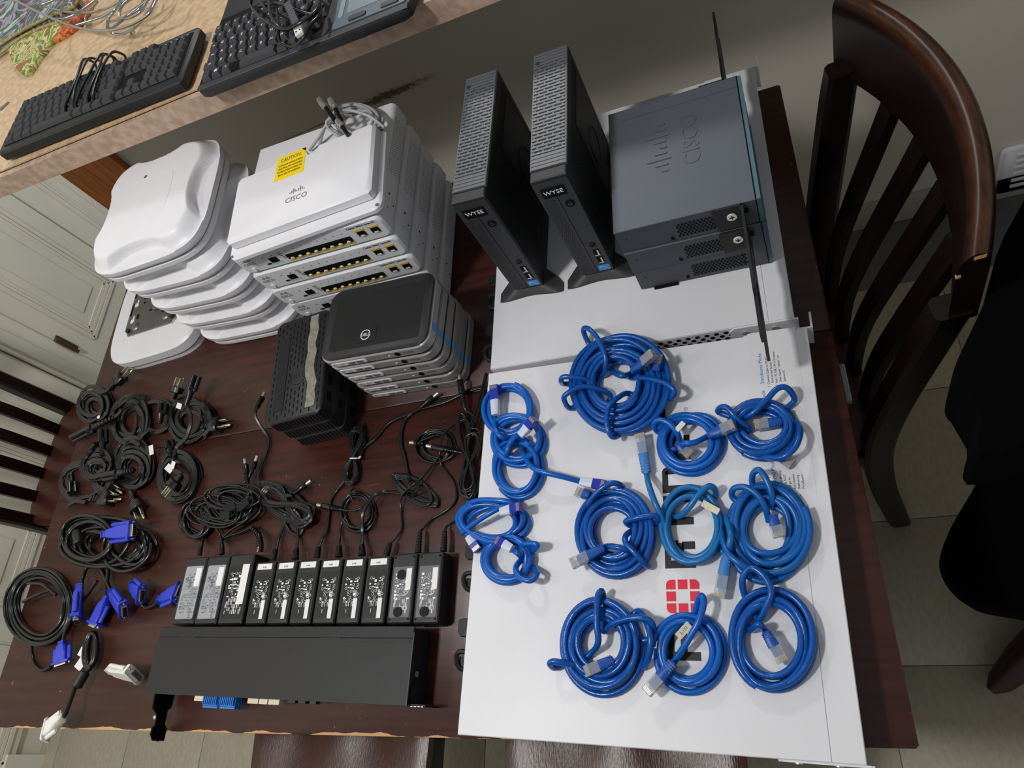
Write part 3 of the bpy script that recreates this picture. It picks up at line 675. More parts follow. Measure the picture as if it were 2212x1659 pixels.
# ------------------------------------------------------------ tower computers
def tower_parts(t):
    W_, D_, Z0, Z1 = 0.047, 0.2235, 0.013, 0.213
    cx = W_ / 2
    MB().prism([(0, 0.003), (0.003, 0), (W_ - 0.003, 0), (W_, 0.003), (W_, D_), (0, D_)], Z0, Z1 - 0.006).build('case', BLACK_PL, t)
    MB().prism([(0.0005, 0.001), (W_ - 0.0005, 0.001), (W_ - 0.0005, 0.016), (0.0005, 0.016)], Z1 - 0.008, Z1, None, 0.0015).build('front_cap', CHAR_PL, t)
    MB().box((cx, D_ / 2 + 0.008, Z1 - 0.0045), (W_ - 0.002, D_ - 0.016, 0.003)).build('grille_well', BLACK_DK, t)
    g = MB(); n = 35; y0, y1 = 0.018, D_ - 0.002
    for k in range(n):
        y = y0 + (y1 - y0) * (k + 0.5) / n; full = k < 4 or k > n - 5
        g.box((cx, y, Z1 - 0.0015), (W_ - 0.002, (y1 - y0) / n * (0.80 if full else 0.52), 0.003))
        if not full:
            for q in range(4): g.box((0.004 + 0.0125 * q + 0.005 * (k % 2) * (1 if q < 3 else -1), y + (y1 - y0) / n * 0.5, Z1 - 0.0018), (0.0022, (y1 - y0) / n * 0.6, 0.0026))
    for x in (0.0012, W_ - 0.0012): g.box((x, (y0 + y1) / 2, Z1 - 0.003), (0.0018, y1 - y0, 0.005))
    g.build('top_grille', VENT_GR, t, kind='stuff')
    MB().cyl((0.006, D_ - 0.02, Z1 - 0.001), (0.006, D_ - 0.02, Z1 + 0.0004), 0.0032, 14).build('lock_screw', CHAR_PL, t)
    r = MB()
    for k in range(30): r.box((W_ + 0.0002, 0.035 + 0.0062 * k, 0.11), (0.0008, 0.0028, 0.17))
    for k in range(30): r.box((-0.0002, 0.035 + 0.0062 * k, 0.11), (0.0008, 0.0028, 0.17))
    r.build('side_ribs', BLACK_PL, t, kind='stuff')
    sp = MB(); sp.box((W_ + 0.0006, 0.16, 0.11), (0.0012, 0.10, 0.14)); sp.build('side_plate', BLACK_MT, t)
    lg = MB(); lg.tube([(W_ + 0.0013, 0.15 + 0.026 * math.cos(a), 0.10 + 0.026 * math.sin(a)) for a in [2 * PI * i / 28 for i in range(28)]], 0.0012, 5, True); lg.build('logo_ring', BLACK_PL, t)
    f = lambda x, z, y=-0.0002: UPX((x, y, z))
    plate('front_bezel', CHAR_PL, t, f(cx, (Z0 + Z1) / 2 - 0.002), W_ - 0.002, Z1 - Z0 - 0.006, 0.002, 0.0008)
    pf = MB()
    for j in range(44):
        for i in range(6): pf.disc((0.0042 + 0.0026 * i + (j % 2) * 0.0013, -0.0012, 0.020 + 0.0036 * j), (0, -1, 0), 0.00075, 5)
    pf.build('perforated_strip', BLACK_DK, t, kind='stuff')
    MB().box((0.0232, -0.0011, 0.105), (0.0005, 0.0006, 0.18)).build('bezel_seam', BLACK_DK, t)
    pl = plate('name_plate', BLACK_DK, t, f(0.0225, 0.190, -0.0010), 0.030, 0.0165, 0.001, 0.0008)
    letter('WYSE', 0.0092, WHITE_PT, pl, Matrix.Translation((0, 0, 0.001)), 1.05)
    b_ = MB(); b_.cyl((0.0345, 0, 0.164), (0.0345, -0.0022, 0.164), 0.0058, 20); pbn = b_.build('power_button', BLACK_DK, t)
    k_ = MB(); k_.tube([(0.0345 + 0.0024 * math.sin(a), -0.0024, 0.164 + 0.0024 * math.cos(a)) for a in [0.7 + (2 * PI - 1.4) * i / 14 for i in range(15)]], 0.0003, 5); k_.box((0.0345, -0.0024, 0.1662), (0.0006, 0.0004, 0.003)); k_.build('power_symbol', GREY_PT, pbn)
    j_ = MB(); j_.cyl((0.0345, 0, 0.0755), (0.0345, -0.0022, 0.0755), 0.0042, 16); j_ = j_.build('audio_jack', BLACK_DK, t)
    h_ = MB(); h_.tube([(0.0345 + 0.003 * math.cos(a), -0.0022, 0.0755 + 0.003 * math.sin(a)) for a in [2 * PI * i / 16 for i in range(16)]], 0.0005, 5, True); h_.build('jack_ring', CHAR_PL, j_)
    for z in (0.058, 0.041):
        u = MB().box((0.0352, -0.0008, z), (0.0085, 0.0018, 0.0125)).build('usb_port', BLACK_DK, t)
        MB().box((0.0372, -0.0019, z), (0.002, 0.0006, 0.0105)).build('usb_contact', SILVER, u)
        MB().box((0.0352, -0.0019, z - 0.0055), (0.0075, 0.0006, 0.0012)).build('usb_contact', SILVER, u)
    st = plate('energy_sticker', BLUE_ST, t, f(0.0350, 0.0225, -0.0010), 0.0165, 0.0115, 0.0005, 0.0005, label='blue sticker with pale swoosh')
    s_ = MB(); s_.tube([(-0.007 + 0.002 * k, 0.0035 * math.sin(k * 0.7) - 0.0005, 0.0006) for k in range(8)], 0.0004, 4); s_.build('swoosh', LBLUE_LAB, st)
    sd = MB()
    for yf0, yb, s_ in ((-0.010, 0.034, 1), (D_ + 0.004, D_ - 0.040, -1)):
        loops = []
        for k in range(25):
            u = -1 + 2 * k / 24; x = cx + u * 0.0495
            zz = 0.003 + 0.010 * max(0.0, 1 - max(0, (abs(u) - 0.45) / 0.55)) ** 1.7
            yf = yf0 + s_ * (0.006 * math.cos(u * PI) * 0.5 + 0.003 * u * u); yy = yb - s_ * 0.030 * abs(u) ** 2.5
            loops.append([(x, yf, 0.0), (x, yf, min(zz, 0.003)), (x, yf + s_ * 0.005, min(zz, 0.008)), (x, yf + s_ * 0.011, zz), (x, yy, zz), (x, yy, 0.0)])
        sd.loft(loops)
    sd.box((cx, D_ / 2, 0.0065), (W_ - 0.004, D_ - 0.05, 0.013))
    sd.loft(loops); sd.build('stand', CHAR_PL, t)
WB = 0.044
t = thing('tower_computer', 'slim black upright computer, left of the pair, on the white rack switch', 'computer', (0.0472, 0.1365, T + WB), -0.0389, 'upright slim black computers')
tower_parts(t)
dup(t, (0.1535, 0.1345, T + WB), -0.0164, 'slim black upright computer, right of the pair, beside the grey router stack')

# ------------------------------------------------------------ graphite routers
RW, RD, RH = 0.2011, 0.1666, 0.0432
def router_parts(t):
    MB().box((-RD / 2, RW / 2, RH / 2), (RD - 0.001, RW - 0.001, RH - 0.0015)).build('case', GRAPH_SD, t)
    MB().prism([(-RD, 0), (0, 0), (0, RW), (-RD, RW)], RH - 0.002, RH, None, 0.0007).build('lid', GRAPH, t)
    MB().prism([(0.0, 0.0), (0.0055, 0.0015), (0.0055, RW - 0.0015), (0.0, RW)], 0.0008, RH - 0.0008).build('front_bezel', TEAL, t)
    MB().box((0.0002, RW / 2, RH / 2), (0.0012, RW, RH - 0.0006)).build('bezel_gap', BLACK_DK, t)
    v = MB()
    for j in range(6):
        for i in range(15):
            v.disc((-0.0925 + 0.0046 * i + (j % 2) * 0.0023, -0.0001, 0.009 + 0.0042 * j), (0, -1, 0), 0.0018, 6)
    v.build('vent_holes', BLACK_DK, t, kind='stuff')
    s = MB()
    for x, z, r in ((-RD + 0.012, 0.026, 0.001), (-0.028, 0.013, 0.0016), (-0.028, 0.030, 0.0022)): s.disc((x, -0.0002, z), (0, -1, 0), r, 10)
    s.box((-0.1015, 0.0, 0.0075), (0.004, 0.0012, 0.005)); s.build('screw_hole', BLACK_DK, t)
def router_bracket(t):
    for y, s in ((0, -1), (RW, 1)):
        M = Matrix.Translation((0, y, 0)) @ Matrix.Diagonal((1, s, 1, 1))
        b = MB(); b.prism([(-0.048, 0.003), (-0.0145, 0.003), (-0.0145, RH - 0.001), (-0.046, RH - 0.001), (-0.050, RH - 0.006)], 0, 0.0022, M @ Matrix(((1, 0, 0, 0), (0, 0, 1, 0), (0, 1, 0, 0), (0, 0, 0, 1))))
        ear = [(0.0, 0.002), (0.030, 0.002), (0.040, 0.006), (0.070, 0.006), (0.078, 0.003), (0.112, 0.003), (0.120, 0.008), (0.165, 0.008), (0.168, 0.03), (0.150, 0.034), (0.122, 0.034), (0.116, 0.042), (0.080, 0.042), (0.070, 0.037), (0.040, 0.037), (0.032, RH - 0.001), (0.0, RH - 0.001)]
        L = 1.0 if s < 0 else 0.88
        b.prism([(p[0] * L, p[1]) for p in ear], -0.0175, -0.0143, M @ Matrix(((0, 0, 1, 0), (1, 0, 0, 0), (0, 1, 0, 0), (0, 0, 0, 1))))
        b = b.build('rack_bracket', BLACK_MT, t)
        k = MB(); k.cyl((-0.029, y + s * 0.002, 0.025), (-0.029, y + s * 0.0036, 0.025), 0.0058, 18); k = k.build('screw', IVORY, b)
        q = MB(); q.box((-0.029, y + s * 0.0038, 0.025), (0.006, 0.0005, 0.001)); q.box((-0.029, y + s * 0.0038, 0.025), (0.001, 0.0005, 0.006)); q.build('screw_slot', BLACK_DK, k)
        MB().box((-0.013, y + s * 0.0024, 0.030), (0.007, 0.0006, 0.008)).build('bracket_slot', BLACK_DK, b)
RX, RY = 0.4000, 0.0939
tb3 = thing('router', 'graphite grey router at the bottom of its stack, black foot showing beneath', 'router', (RX, RY + 0.001, T + WB + 0.002), -0.007, 'stacked graphite routers')
router_parts(tb3)
dup(tb3, (RX - 0.0015, RY + 0.0005, T + WB + 0.002 + 0.0438 * 2), -0.007, 'graphite grey router on top of its stack with embossed logo and long rack ears')
dup(tb3, (RX - 0.0005, RY - 0.0005, T + WB + 0.002 + 0.0438), -0.004, 'graphite grey router in the middle of its stack, white bracket screw showing')
rts = sorted([o for o in COL.objects if o.name.startswith('router') and not o.parent], key=lambda o: -o.location.z)
for r in rts[:2]: router_bracket(r)
rt = rts[0]
ro = letter('CISCO', 0.030, GRAPH, rt, TOPY((-0.063, 0.118, RH + 0.0001)), 0.95, 'embossed_lettering'); ro.scale.z = 6
bridge_bars(rt, TOPY((-0.093, 0.116, RH)), 0.041, GRAPH, 0.0010, 'embossed_bars')
em = MB()
em.box((-RD / 2 + 0.01, RW - 0.020, RH + 0.0001), (RD - 0.02, 0.0006, 0.0003)); em.build('lid_crease', GRAPH_SD, rt)
MB().box((-RD + 0.034, 0.008, -0.0005), (0.032, 0.022, 0.003)).build('foot', BLACK_DK, tb3)
MB().box((-0.03, RW - 0.01, -0.0005), (0.03, 0.02, 0.003)).build('foot', BLACK_DK, tb3)

# ------------------------------------------------------------ white rack switches
def rack_switch(label, loc, rz, D_, W_, lips=(-1, 1)):
    t = thing('rack_switch', label, 'network switch', loc, rz, 'white rack switches lying flat')
    MB().prism([(-D_, 0.0), (0, 0.0), (0, W_), (-D_, W_)], 0.0, WB - 0.001, None, 0.001).build('case', WHITE_SW, t)
    MB().prism([(-D_ + 0.0005, 0.0005), (-0.030, 0.0005), (-0.030, W_ - 0.0005), (-D_ + 0.0005, W_ - 0.0005)], WB - 0.0016, WB, None, 0.0004).build('lid', WHITE_SW, t)
    MB().prism([(-0.0292, 0.0005), (-0.0005, 0.0005), (-0.0005, W_ - 0.0005), (-0.0292, W_ - 0.0005)], WB - 0.0016, WB, None, 0.0004).build('front_strip', WHITE_SW, t)
    for y, s in ((0, -1), (W_, 1)):
        v = MB()
        for j in range(4):
            for i in range(13): v.disc((-D_ * 0.42 + 0.012 * i + (j % 2) * 0.006, y + s * 0.0001, 0.012 + 0.0075 * j), (0, s, 0), 0.0036, 6)
        v.build('vent_holes', BLACK_DK, t, kind='stuff')
        M = Matrix.Translation((0, y, 0)) @ Matrix.Diagonal((1, s, 1, 1))
        e = MB(); e.prism([(-0.078, 0.004), (0.004, 0.004), (0.004, WB - 0.001), (-0.072, WB - 0.001), (-0.078, WB - 0.008)], 0, 0.002, M @ Matrix(((1, 0, 0, 0), (0, 0, 1, 0), (0, 1, 0, 0), (0, 0, 0, 1))))
        if s in lips: e.box((0.005, s * 0.011 + y, WB / 2 + 0.001), (0.0025, 0.022, WB - 0.004))
        e = e.build('rack_ear', WHITE_SW, t)
        for x in (-0.060, -0.024):
            k = MB(); k.cyl((x, y + s * 0.002, 0.03), (x, y + s * 0.0032, 0.03), 0.0042, 14); k.build('screw', SILVER, e)
    for y in (0.082, 0.178, 0.215, 0.30):
        pass
    return t
n2 = rack_switch('white rack switch at the near side with large printed brand name and blue cables', (0.4098, -0.4725, T), -0.043, 0.4255, 0.4660)
f2 = rack_switch('white rack switch at the far side, carrying the black towers and grey routers', (0.4180, 0.0105, T), -0.017, 0.4110, 0.4400, (1,))
def psu_lever(t, y, D_):
    l = MB(); l.prism([(0, -0.012), (-0.020, -0.012), (-0.025, -0.006), (-0.025, 0.008), (-0.018, 0.010), (0, 0.010)], 0.014, 0.020, None, 0.001); l = l.build('release_tab', BLACK_MT, t); l.location = (-D_, y + 0.040, 0)
    h = MB(); h.tube(spline([(0, -0.010, 0.012), (-0.016, -0.010, 0.013), (-0.023, -0.004, 0.016), (-0.024, 0.006, 0.018), (-0.018, 0.010, 0.02), (0, 0.010, 0.02)], 5), 0.0032, 7); h.box((-0.016, -0.003, 0.011), (0.012, 0.016, 0.006)); h = h.build('pull_handle', BLACK_MT, t); h.location = (-D_, y, 0)
for y in (0.082, 0.178): psu_lever(n2, y, 0.4255)
for y in (0.044, 0.136): psu_lever(f2, y, 0.4110)
# large print on the near switch, read from the near edge towards the far edge
inv = Matrix.Rotation(0.043, 4, 'Z') @ Matrix.Translation(-Vector((0.4098, -0.4725, T)))
def loc2(px, py): return inv @ at(px, py, WB)
HL, WL, ST = 0.0345, 0.0315, 0.0088
def stroke(b, u0, v0, u1, v1): b.box(((u0 + u1) / 2, (v0 + v1) / 2, 0.0001), (abs(u1 - u0), abs(v1 - v0), 0.0003))
def block_letter(chh):
    b = MB(); w2, h2 = WL / 2, HL / 2
    if chh in 'FER': stroke(b, -w2, -h2, -w2 + ST, h2)
    if chh == 'F': stroke(b, -w2 + ST, h2 - ST * .8, w2, h2); stroke(b, -w2 + ST, -ST * .4, w2 * .8, ST * .4)
    if chh == 'E':
        for v in (-h2 + ST * .4, 0, h2 - ST * .4): stroke(b, -w2 + ST, v - ST * .4, w2, v + ST * .4)
    if chh == 'R':
        stroke(b, -w2 + ST, h2 - ST * .8, w2 - .003, h2); stroke(b, w2 - ST, ST * .2, w2, h2 - .003); stroke(b, -w2 + ST, -ST * .5, w2 - .003, ST * .3); stroke(b, w2 - ST * 1.2, -h2, w2 - ST * .2, -ST * .3)
    if chh == 'T': stroke(b, -w2, h2 - ST * .8, w2, h2); stroke(b, -ST / 2, -h2, ST / 2, h2 - ST * .8)
    if chh == 'I': stroke(b, -ST / 2, -h2, ST / 2, h2)
    if chh == 'N':
        stroke(b, -w2, -h2, -w2 + ST, h2); stroke(b, -w2 + ST, h2 - ST * .8, w2 - .004, h2); stroke(b, w2 - ST, -h2, w2, h2 - .004)
        b.prism([(w2 - .0045, h2), (w2 - .0045, h2 - .005), (w2, h2 - .005), (w2 - .001, h2 - .0018)], 0, 0.0003)
    return b.mesh('lettering', BLACK_PT)
for chh, py, px in (('F', 1393, 1478), ('R', 1197, 1469), ('T', 1126, 1466), ('I', 1078, 1464), ('N', 1036, 1462), ('E', 968, 1459), ('T', 906, 1456)):
    p = loc2(px, py); o = part('lettering', block_letter(chh), n2); o.matrix_local = TOPY((p.x, p.y, WB))
p = loc2(1475.5, 1288); em = MB(); q = 0.0105; g = 0.0128
def chunk(i, j):
    cx_, cy_ = i * g, j * g * 1.02; h_ = q / 2
    if i and j:
        pts = [(-h_ * i, -h_ * j), (h_ * i, -h_ * j)] + [(h_ * i - (q * .55) * i * (1 - math.cos(a)), h_ * j - q * .55 * j * (1 - math.sin(a))) for a in [R_(k * 15) for k in range(7)]] + [(-h_ * i, h_ * j)]
    else: pts = [(-h_, -h_), (h_, -h_), (h_, h_), (-h_, h_)]
    return [(cx_ + a, cy_ + b) for a, b in pts]
for i in (-1, 0, 1):
    for j in (-1, 0, 1):
        if i or j: em.prism(chunk(i, j), 0, 0.0003)
o = em.build('red_emblem', RED_PT, n2); o.matrix_local = TOPY((p.x, p.y, WB))
rg = MB(); rg.tube([(0.0022 * math.cos(a), 0.0022 * math.sin(a), 0.0001) for a in [2 * PI * i / 16 for i in range(16)]], 0.0002, 4, True); p = loc2(1481, 883)
o = rg.build('registered_ring', BLACK_PT, n2); o.matrix_local = TOPY((p.x, p.y, WB)); letter('R', 0.0028, BLACK_PT, o, Matrix.Translation((0, 0, 0.0001)))
# instruction label
p = loc2(1682, 900); lab = plate('instruction_label', FAINT_PT, n2, TOPY((p.x + 0.002, p.y + 0.01, WB)), 0.21, 0.056, 0.001, 0.0002)
for u, v, s_, sz, mm in ((0.034, 0.016, 'Standalone Mode', 0.0062, BLUE_PT), (0.029, 0.009, '1  Connect Cable to MGMT', 0.0038, BLACK_PT), (0.034, 0.0045, 'Port on the Switch.', 0.0038, BLACK_PT), (0.029, 0.0, '2  Visit 192.168.1.99 in browser', 0.0038, BLACK_PT), (0.034, -0.0045, 'User Name: "admin", no', 0.0038, BLACK_PT), (0.034, -0.009, 'password.', 0.0038, BLACK_PT),
                          (-0.02, 0.016, 'Management Mode', 0.0062, BLUE_PT), (-0.02, 0.009, 'device to the network,', 0.0038, BLACK_PT), (-0.02, 0.0045, 'external access.', 0.0038, BLACK_PT), (-0.02, -0.002, 'and use the key', 0.0038, BLACK_PT), (-0.012, -0.015, 'Key', 0.0055, BLACK_PT),
                          (-0.098, 0.022, 'Setup', 0.0085, BLACK_PT), (-0.098, 0.014, 'Managed Mode', 0.0062, BLUE_PT), (-0.098, 0.007, 'Port 52 directly', 0.0038, BLACK_PT), (-0.098, 0.0025, 'that is NOT', 0.0038, BLACK_PT), (-0.098, -0.002, 'and go to', 0.0038, BLACK_PT), (-0.098, -0.0065, 'and remove', 0.0038, BLACK_PT), (-0.098, -0.011, 'Addressing', 0.0038, BLACK_PT), (-0.098, -0.0155, 'FortiSwitch.', 0.0038, BLACK_PT)):
    letter(s_, sz, mm, lab, Matrix.Translation((u, v, 0.0003)), 0.95, align='LEFT')

# ------------------------------------------------------------ black rack device
A = at(349, 1354, WB); B = at(895.7, 1352.6, WB); yaw = math.atan2(B.y - A.y, B.x - A.x); L_ = (B - A).length
t = thing('rack_appliance', 'long black rack device with blue terminal blocks along its near side', 'network device', ((A.x + B.x) / 2, (A.y + B.y) / 2, T), yaw)
DDv = 0.0915
MB().box((0, -DDv / 2, WB / 2), (L_ - 0.001, DDv - 0.004, WB - 0.003)).build('chassis', BLACK_MT, t)
MB().prism([(-L_ / 2, -0.0145), (L_ / 2, -0.0145), (L_ / 2, 0), (-L_ / 2, 0)], WB - 0.002, WB, None, 0.0006).build('rear_strip', BLACK_MT, t)
ld = MB(); ld.prism([(-L_ / 2, -DDv), (L_ / 2, -DDv), (L_ / 2, -0.0155), (0.11, -0.0155), (0.107, -0.0135), (0.078, -0.0135), (0.075, -0.0155), (-0.145, -0.0155), (-0.147, -0.0142), (-0.178, -0.0142), (-0.18, -0.0155), (-L_ / 2, -0.0155)], WB - 0.0022, WB); ld.build('lid', BLACK_MT, t)
MB().box((0.16, -0.0185, WB + 0.0002), (0.11, 0.0022, 0.0008)).build('lid_rib', BLACK_MT, t)
MB().box((L_ / 2 + 0.0003, -0.05, WB - 0.001), (0.0012, 0.085, 0.0022)).build('lid_lip', CHAR_PL, t)
s_ = MB(); s_.cyl((L_ / 2, -0.055, 0.028), (L_ / 2 + 0.0015, -0.055, 0.028), 0.0036, 14); s_.build('side_screw', BRASS, t)
for x0 in (-0.108, -0.077):
    b = MB(); b.box((x0, -DDv - 0.006, 0.020), (0.027, 0.016, 0.012))
    for k in range(8): b.box((x0 - 0.0115 + 0.0033 * k, -DDv - 0.004, 0.0275), (0.0015, 0.012, 0.004))
    b = b.build('terminal_block', BLUE_TM, t)
    h = MB()
    for k in range(7): h.disc((x0 - 0.0115 + 0.0038 * k, -DDv - 0.0115, 0.0263), (0, 0, 1), 0.0008, 8)
    h.build('screw_hole', BLACK_DK, b)
for x0, w_ in ((-0.128, 0.016), (-0.030, 0.018), (-0.012, 0.014), (0.006, 0.018)):
    MB().box((x0, -DDv - 0.001, 0.026), (w_, 0.010, 0.008)).build('connector_header', CREAM, t)
for x0, w_ in ((0.035, 0.012), (0.052, 0.012), (0.07, 0.01)):
    MB().box((x0, -DDv - 0.0003, 0.026), (w_, 0.005, 0.008)).build('front_port', BLACK_PL, t)
br = MB(); br.prism([(0.004, 0.0), (-0.016, 0.001), (-0.020, 0.006), (-0.038, 0.006), (-0.044, 0.0), (-0.060, 0.0), (-0.060, 0.02), (-0.052, 0.026), (-0.044, 0.026), (-0.040, 0.022), (-0.026, 0.024), (-0.018, 0.034), (0.004, 0.036)], -0.001, 0.0013, Matrix(((0, 0, 1, -L_ / 2 + 0.014), (1, 0, 0, -DDv), (0, 1, 0, 0.002), (0, 0, 0, 1))))
br = br.build('rack_bracket', BLACK_DK, t)
for y, z in ((-0.058, 0.010), (-0.030, 0.020)):
    k = MB(); k.cyl((-L_ / 2 + 0.012, -DDv + y, z), (-L_ / 2 + 0.006, -DDv + y, z), 0.0035, 10); k.build('captive_screw', SILVER, br)
br = MB(); br.box((L_ / 2 + 0.012, -DDv + 0.001, 0.021), (0.022, 0.002, 0.034)); br.box((L_ / 2 + 0.001, -DDv + 0.012, 0.021), (0.0015, 0.022, 0.034)); br.build('rack_bracket', BLACK_MT, t)
k = MB()
for i in range(4): k.box((L_ / 2 + 0.004 + 0.0048 * i, -DDv - 0.0002, 0.036), (0.003, 0.0012, 0.003))
k.build('bracket_edge', SILVER, t)
# ------------------------------------------------------------ cable toolbox
ROUND = None
def sec_tube(b, pts, r, n=8, lobes=1):
    """tube whose cross-section may be a flat ribbon of 2 or 3 strands"""
    if lobes == 1: b.tube(pts, r, n); return
    for k in range(lobes): pass
    pts = [Vector(p) for p in pts]; L = len(pts); up = Vector((0, 0, 1)); rs = r; loops = []
    for i, p in enumerate(pts):
        t = (pts[min(i + 1, L - 1)] - pts[max(i - 1, 0)])
        if t.length < 1e-9: t = Vector((1, 0, 0))
        t.normalize(); a = t.cross(up)
        if a.length < 1e-5: a = t.cross(Vector((0.4, 0.7, 0.3)))
        a.normalize(); up = a.cross(t)
        lp = []
        for k in range(lobes): lp.append((-(lobes - 1) + 2 * k, 1))
        prof = []
        for k in range(lobes):
            cx_ = (-(lobes - 1) + 2 * k) * 0.9
            for ang in ((150, 90, 30) if True else ()): prof.append((cx_ + math.cos(R_(ang)), math.sin(R_(ang))))
        prof = prof + [(-x, -y) for x, y in prof]
        loops.append([p + (a * x + up * y) * rs for x, y in prof])
    b.loft(loops)
def px_path(P, seg=7): return spline([at(*p) for p in P], seg)
def coil(c, h0, turns, fi, r, seed, layers=2, jit=0.03, a0=0.0, seg=44, lift=0.0):
    cx, cy, rx, ry = c; rnd = random.Random(seed); hh = h0 + r * layers
    C0 = at(cx, cy, hh); U = at(cx + rx, cy, hh) - C0; V = at(cx, cy - ry, hh) - C0
    ns = max(1, math.ceil(turns / layers)); sl = []
    for l in range(layers):
        o = list(range(ns)); o = o if l % 2 == 0 else o[::-1]
        for k in o: sl.append((1 - (1 - fi) * (k + 0.5) / ns, l))
    sl = sl[:int(math.ceil(turns)) + 1]
    while len(sl) < turns + 2: sl.append(sl[-1])
    oc = [(rnd.uniform(-1, 1), rnd.uniform(-1, 1)) for _ in sl]
    ph = [(rnd.uniform(0, 6.28), rnd.uniform(0, 6.28), rnd.uniform(.4, 1), rnd.uniform(-1, 1)) for _ in sl]
    pts = []; N = int(turns * seg)
    for i in range(N + 1):
        t = i / seg; k = min(int(t), len(sl) - 2); u = t - k; s = min(1, max(0, (u - 0.65) / 0.35)); s = s * s * (3 - 2 * s)
        th = a0 + 2 * PI * t
        def val(q):
            f = sl[q][0] * (1 + jit * ph[q][2] * math.sin(th + ph[q][0]) + 0.4 * jit * math.sin(2 * th + ph[q][1]))
            z = h0 + r * 1.02 + sl[q][1] * r * 1.75 + r * 0.55 * (1 + math.sin(2 * th + ph[q][1])) * ph[q][2] * (1 if sl[q][1] else 0.35) + lift * (0.5 + 0.5 * math.sin(th + ph[q][0]))
            return f, z
        f1, z1 = val(k); f2, z2 = val(k + 1); f = f1 * (1 - s) + f2 * s; z = z1 * (1 - s) + z2 * s
        ox = (oc[k][0] * (1 - s) + oc[k + 1][0] * s) * jit * 0.9; oy = (oc[k][1] * (1 - s) + oc[k + 1][1] * s) * jit * 0.9
        p = C0 + U * (math.cos(th) * f + ox) + V * (math.sin(th) * f + oy); p.z = T + z; pts.append(p)
    return pts
def wrap_pts(P, h0, r, top, ring=None):
    """strand thrown over the bundle; both ends dive between its strands"""
    P = [tuple(p) for p in P]
    if ring:
        cx, cy, rx, ry, fm = ring
        def tuck(p, q):
            a = math.atan2((p[1] - cy) / ry, (p[0] - cx) / rx); e = (cx + rx * fm * math.cos(a), cy + ry * fm * math.sin(a))
            return e if math.hypot(e[0] - p[0], e[1] - p[1]) < 0.5 * rx else None
        s, e = tuck(P[0], P[1]), tuck(P[-1], P[-2])
    else: s = e = None
    n = len(P) - 1; out = []
    for i, p in enumerate(P): out.append(at(p[0], p[1], h0 + r * 1.6 + top * max(0.0, math.sin(PI * i / n)) ** 0.75))
    if s: out.insert(0, at(s[0], s[1], h0 + r))
    if e: out.append(at(e[0], e[1], h0 + r))
    return spline(out, 7)
def hank(c, lx, ly, wx, wy, h0, turns, r, seed, eight=True, jit=0.15, seg=40):
    """hank of cord folded to and fro (a figure of eight when tied in its middle)"""
    rnd = random.Random(seed); C0 = at(c[0], c[1], h0 + 2 * r); A_ = at(c[0] + lx, c[1] + ly, h0 + 2 * r) - C0; B_ = at(c[0] + wx, c[1] + wy, h0 + 2 * r) - C0
    pts = []; N = int(turns * seg); pr = [(rnd.uniform(.75, 1.05), rnd.uniform(.45, 1.1), rnd.uniform(-.2, .2), rnd.uniform(0, 1)) for _ in range(int(turns) + 3)]
    for i in range(N + 1):
        t = i / seg; k = int(t); u = t - k; s = u * u * (3 - 2 * u); a = 2 * PI * t
        q = [pr[k][j] * (1 - s) + pr[k + 1][j] * s for j in range(4)]
        x = math.cos(a) * q[0]; y = (math.sin(2 * a) if eight else math.sin(a)) * q[1] * (1 if not eight else 0.9) + q[2] * (0.25 + abs(x))
        p = C0 + A_ * x + B_ * y; p.z = T + h0 + r + r * 3.2 * q[3] + (r * 1.2 * (math.sin(a * 1.5) + 1) if eight else 0); pts.append(p)
    return pts
def seg_basis(p0, p1, roll=0.0):
    d = (p1 - p0); s = Vector((0, 0, 1)).cross(d)
    if s.length < 1e-5: s = Vector((1, 0, 0))
    return basis(p0, d, s) @ Matrix.Rotation(roll, 4, 'X')
def place(o, M): o.matrix_local = M; return o
def local(M, t): return Matrix.Translation(-t.location) @ M

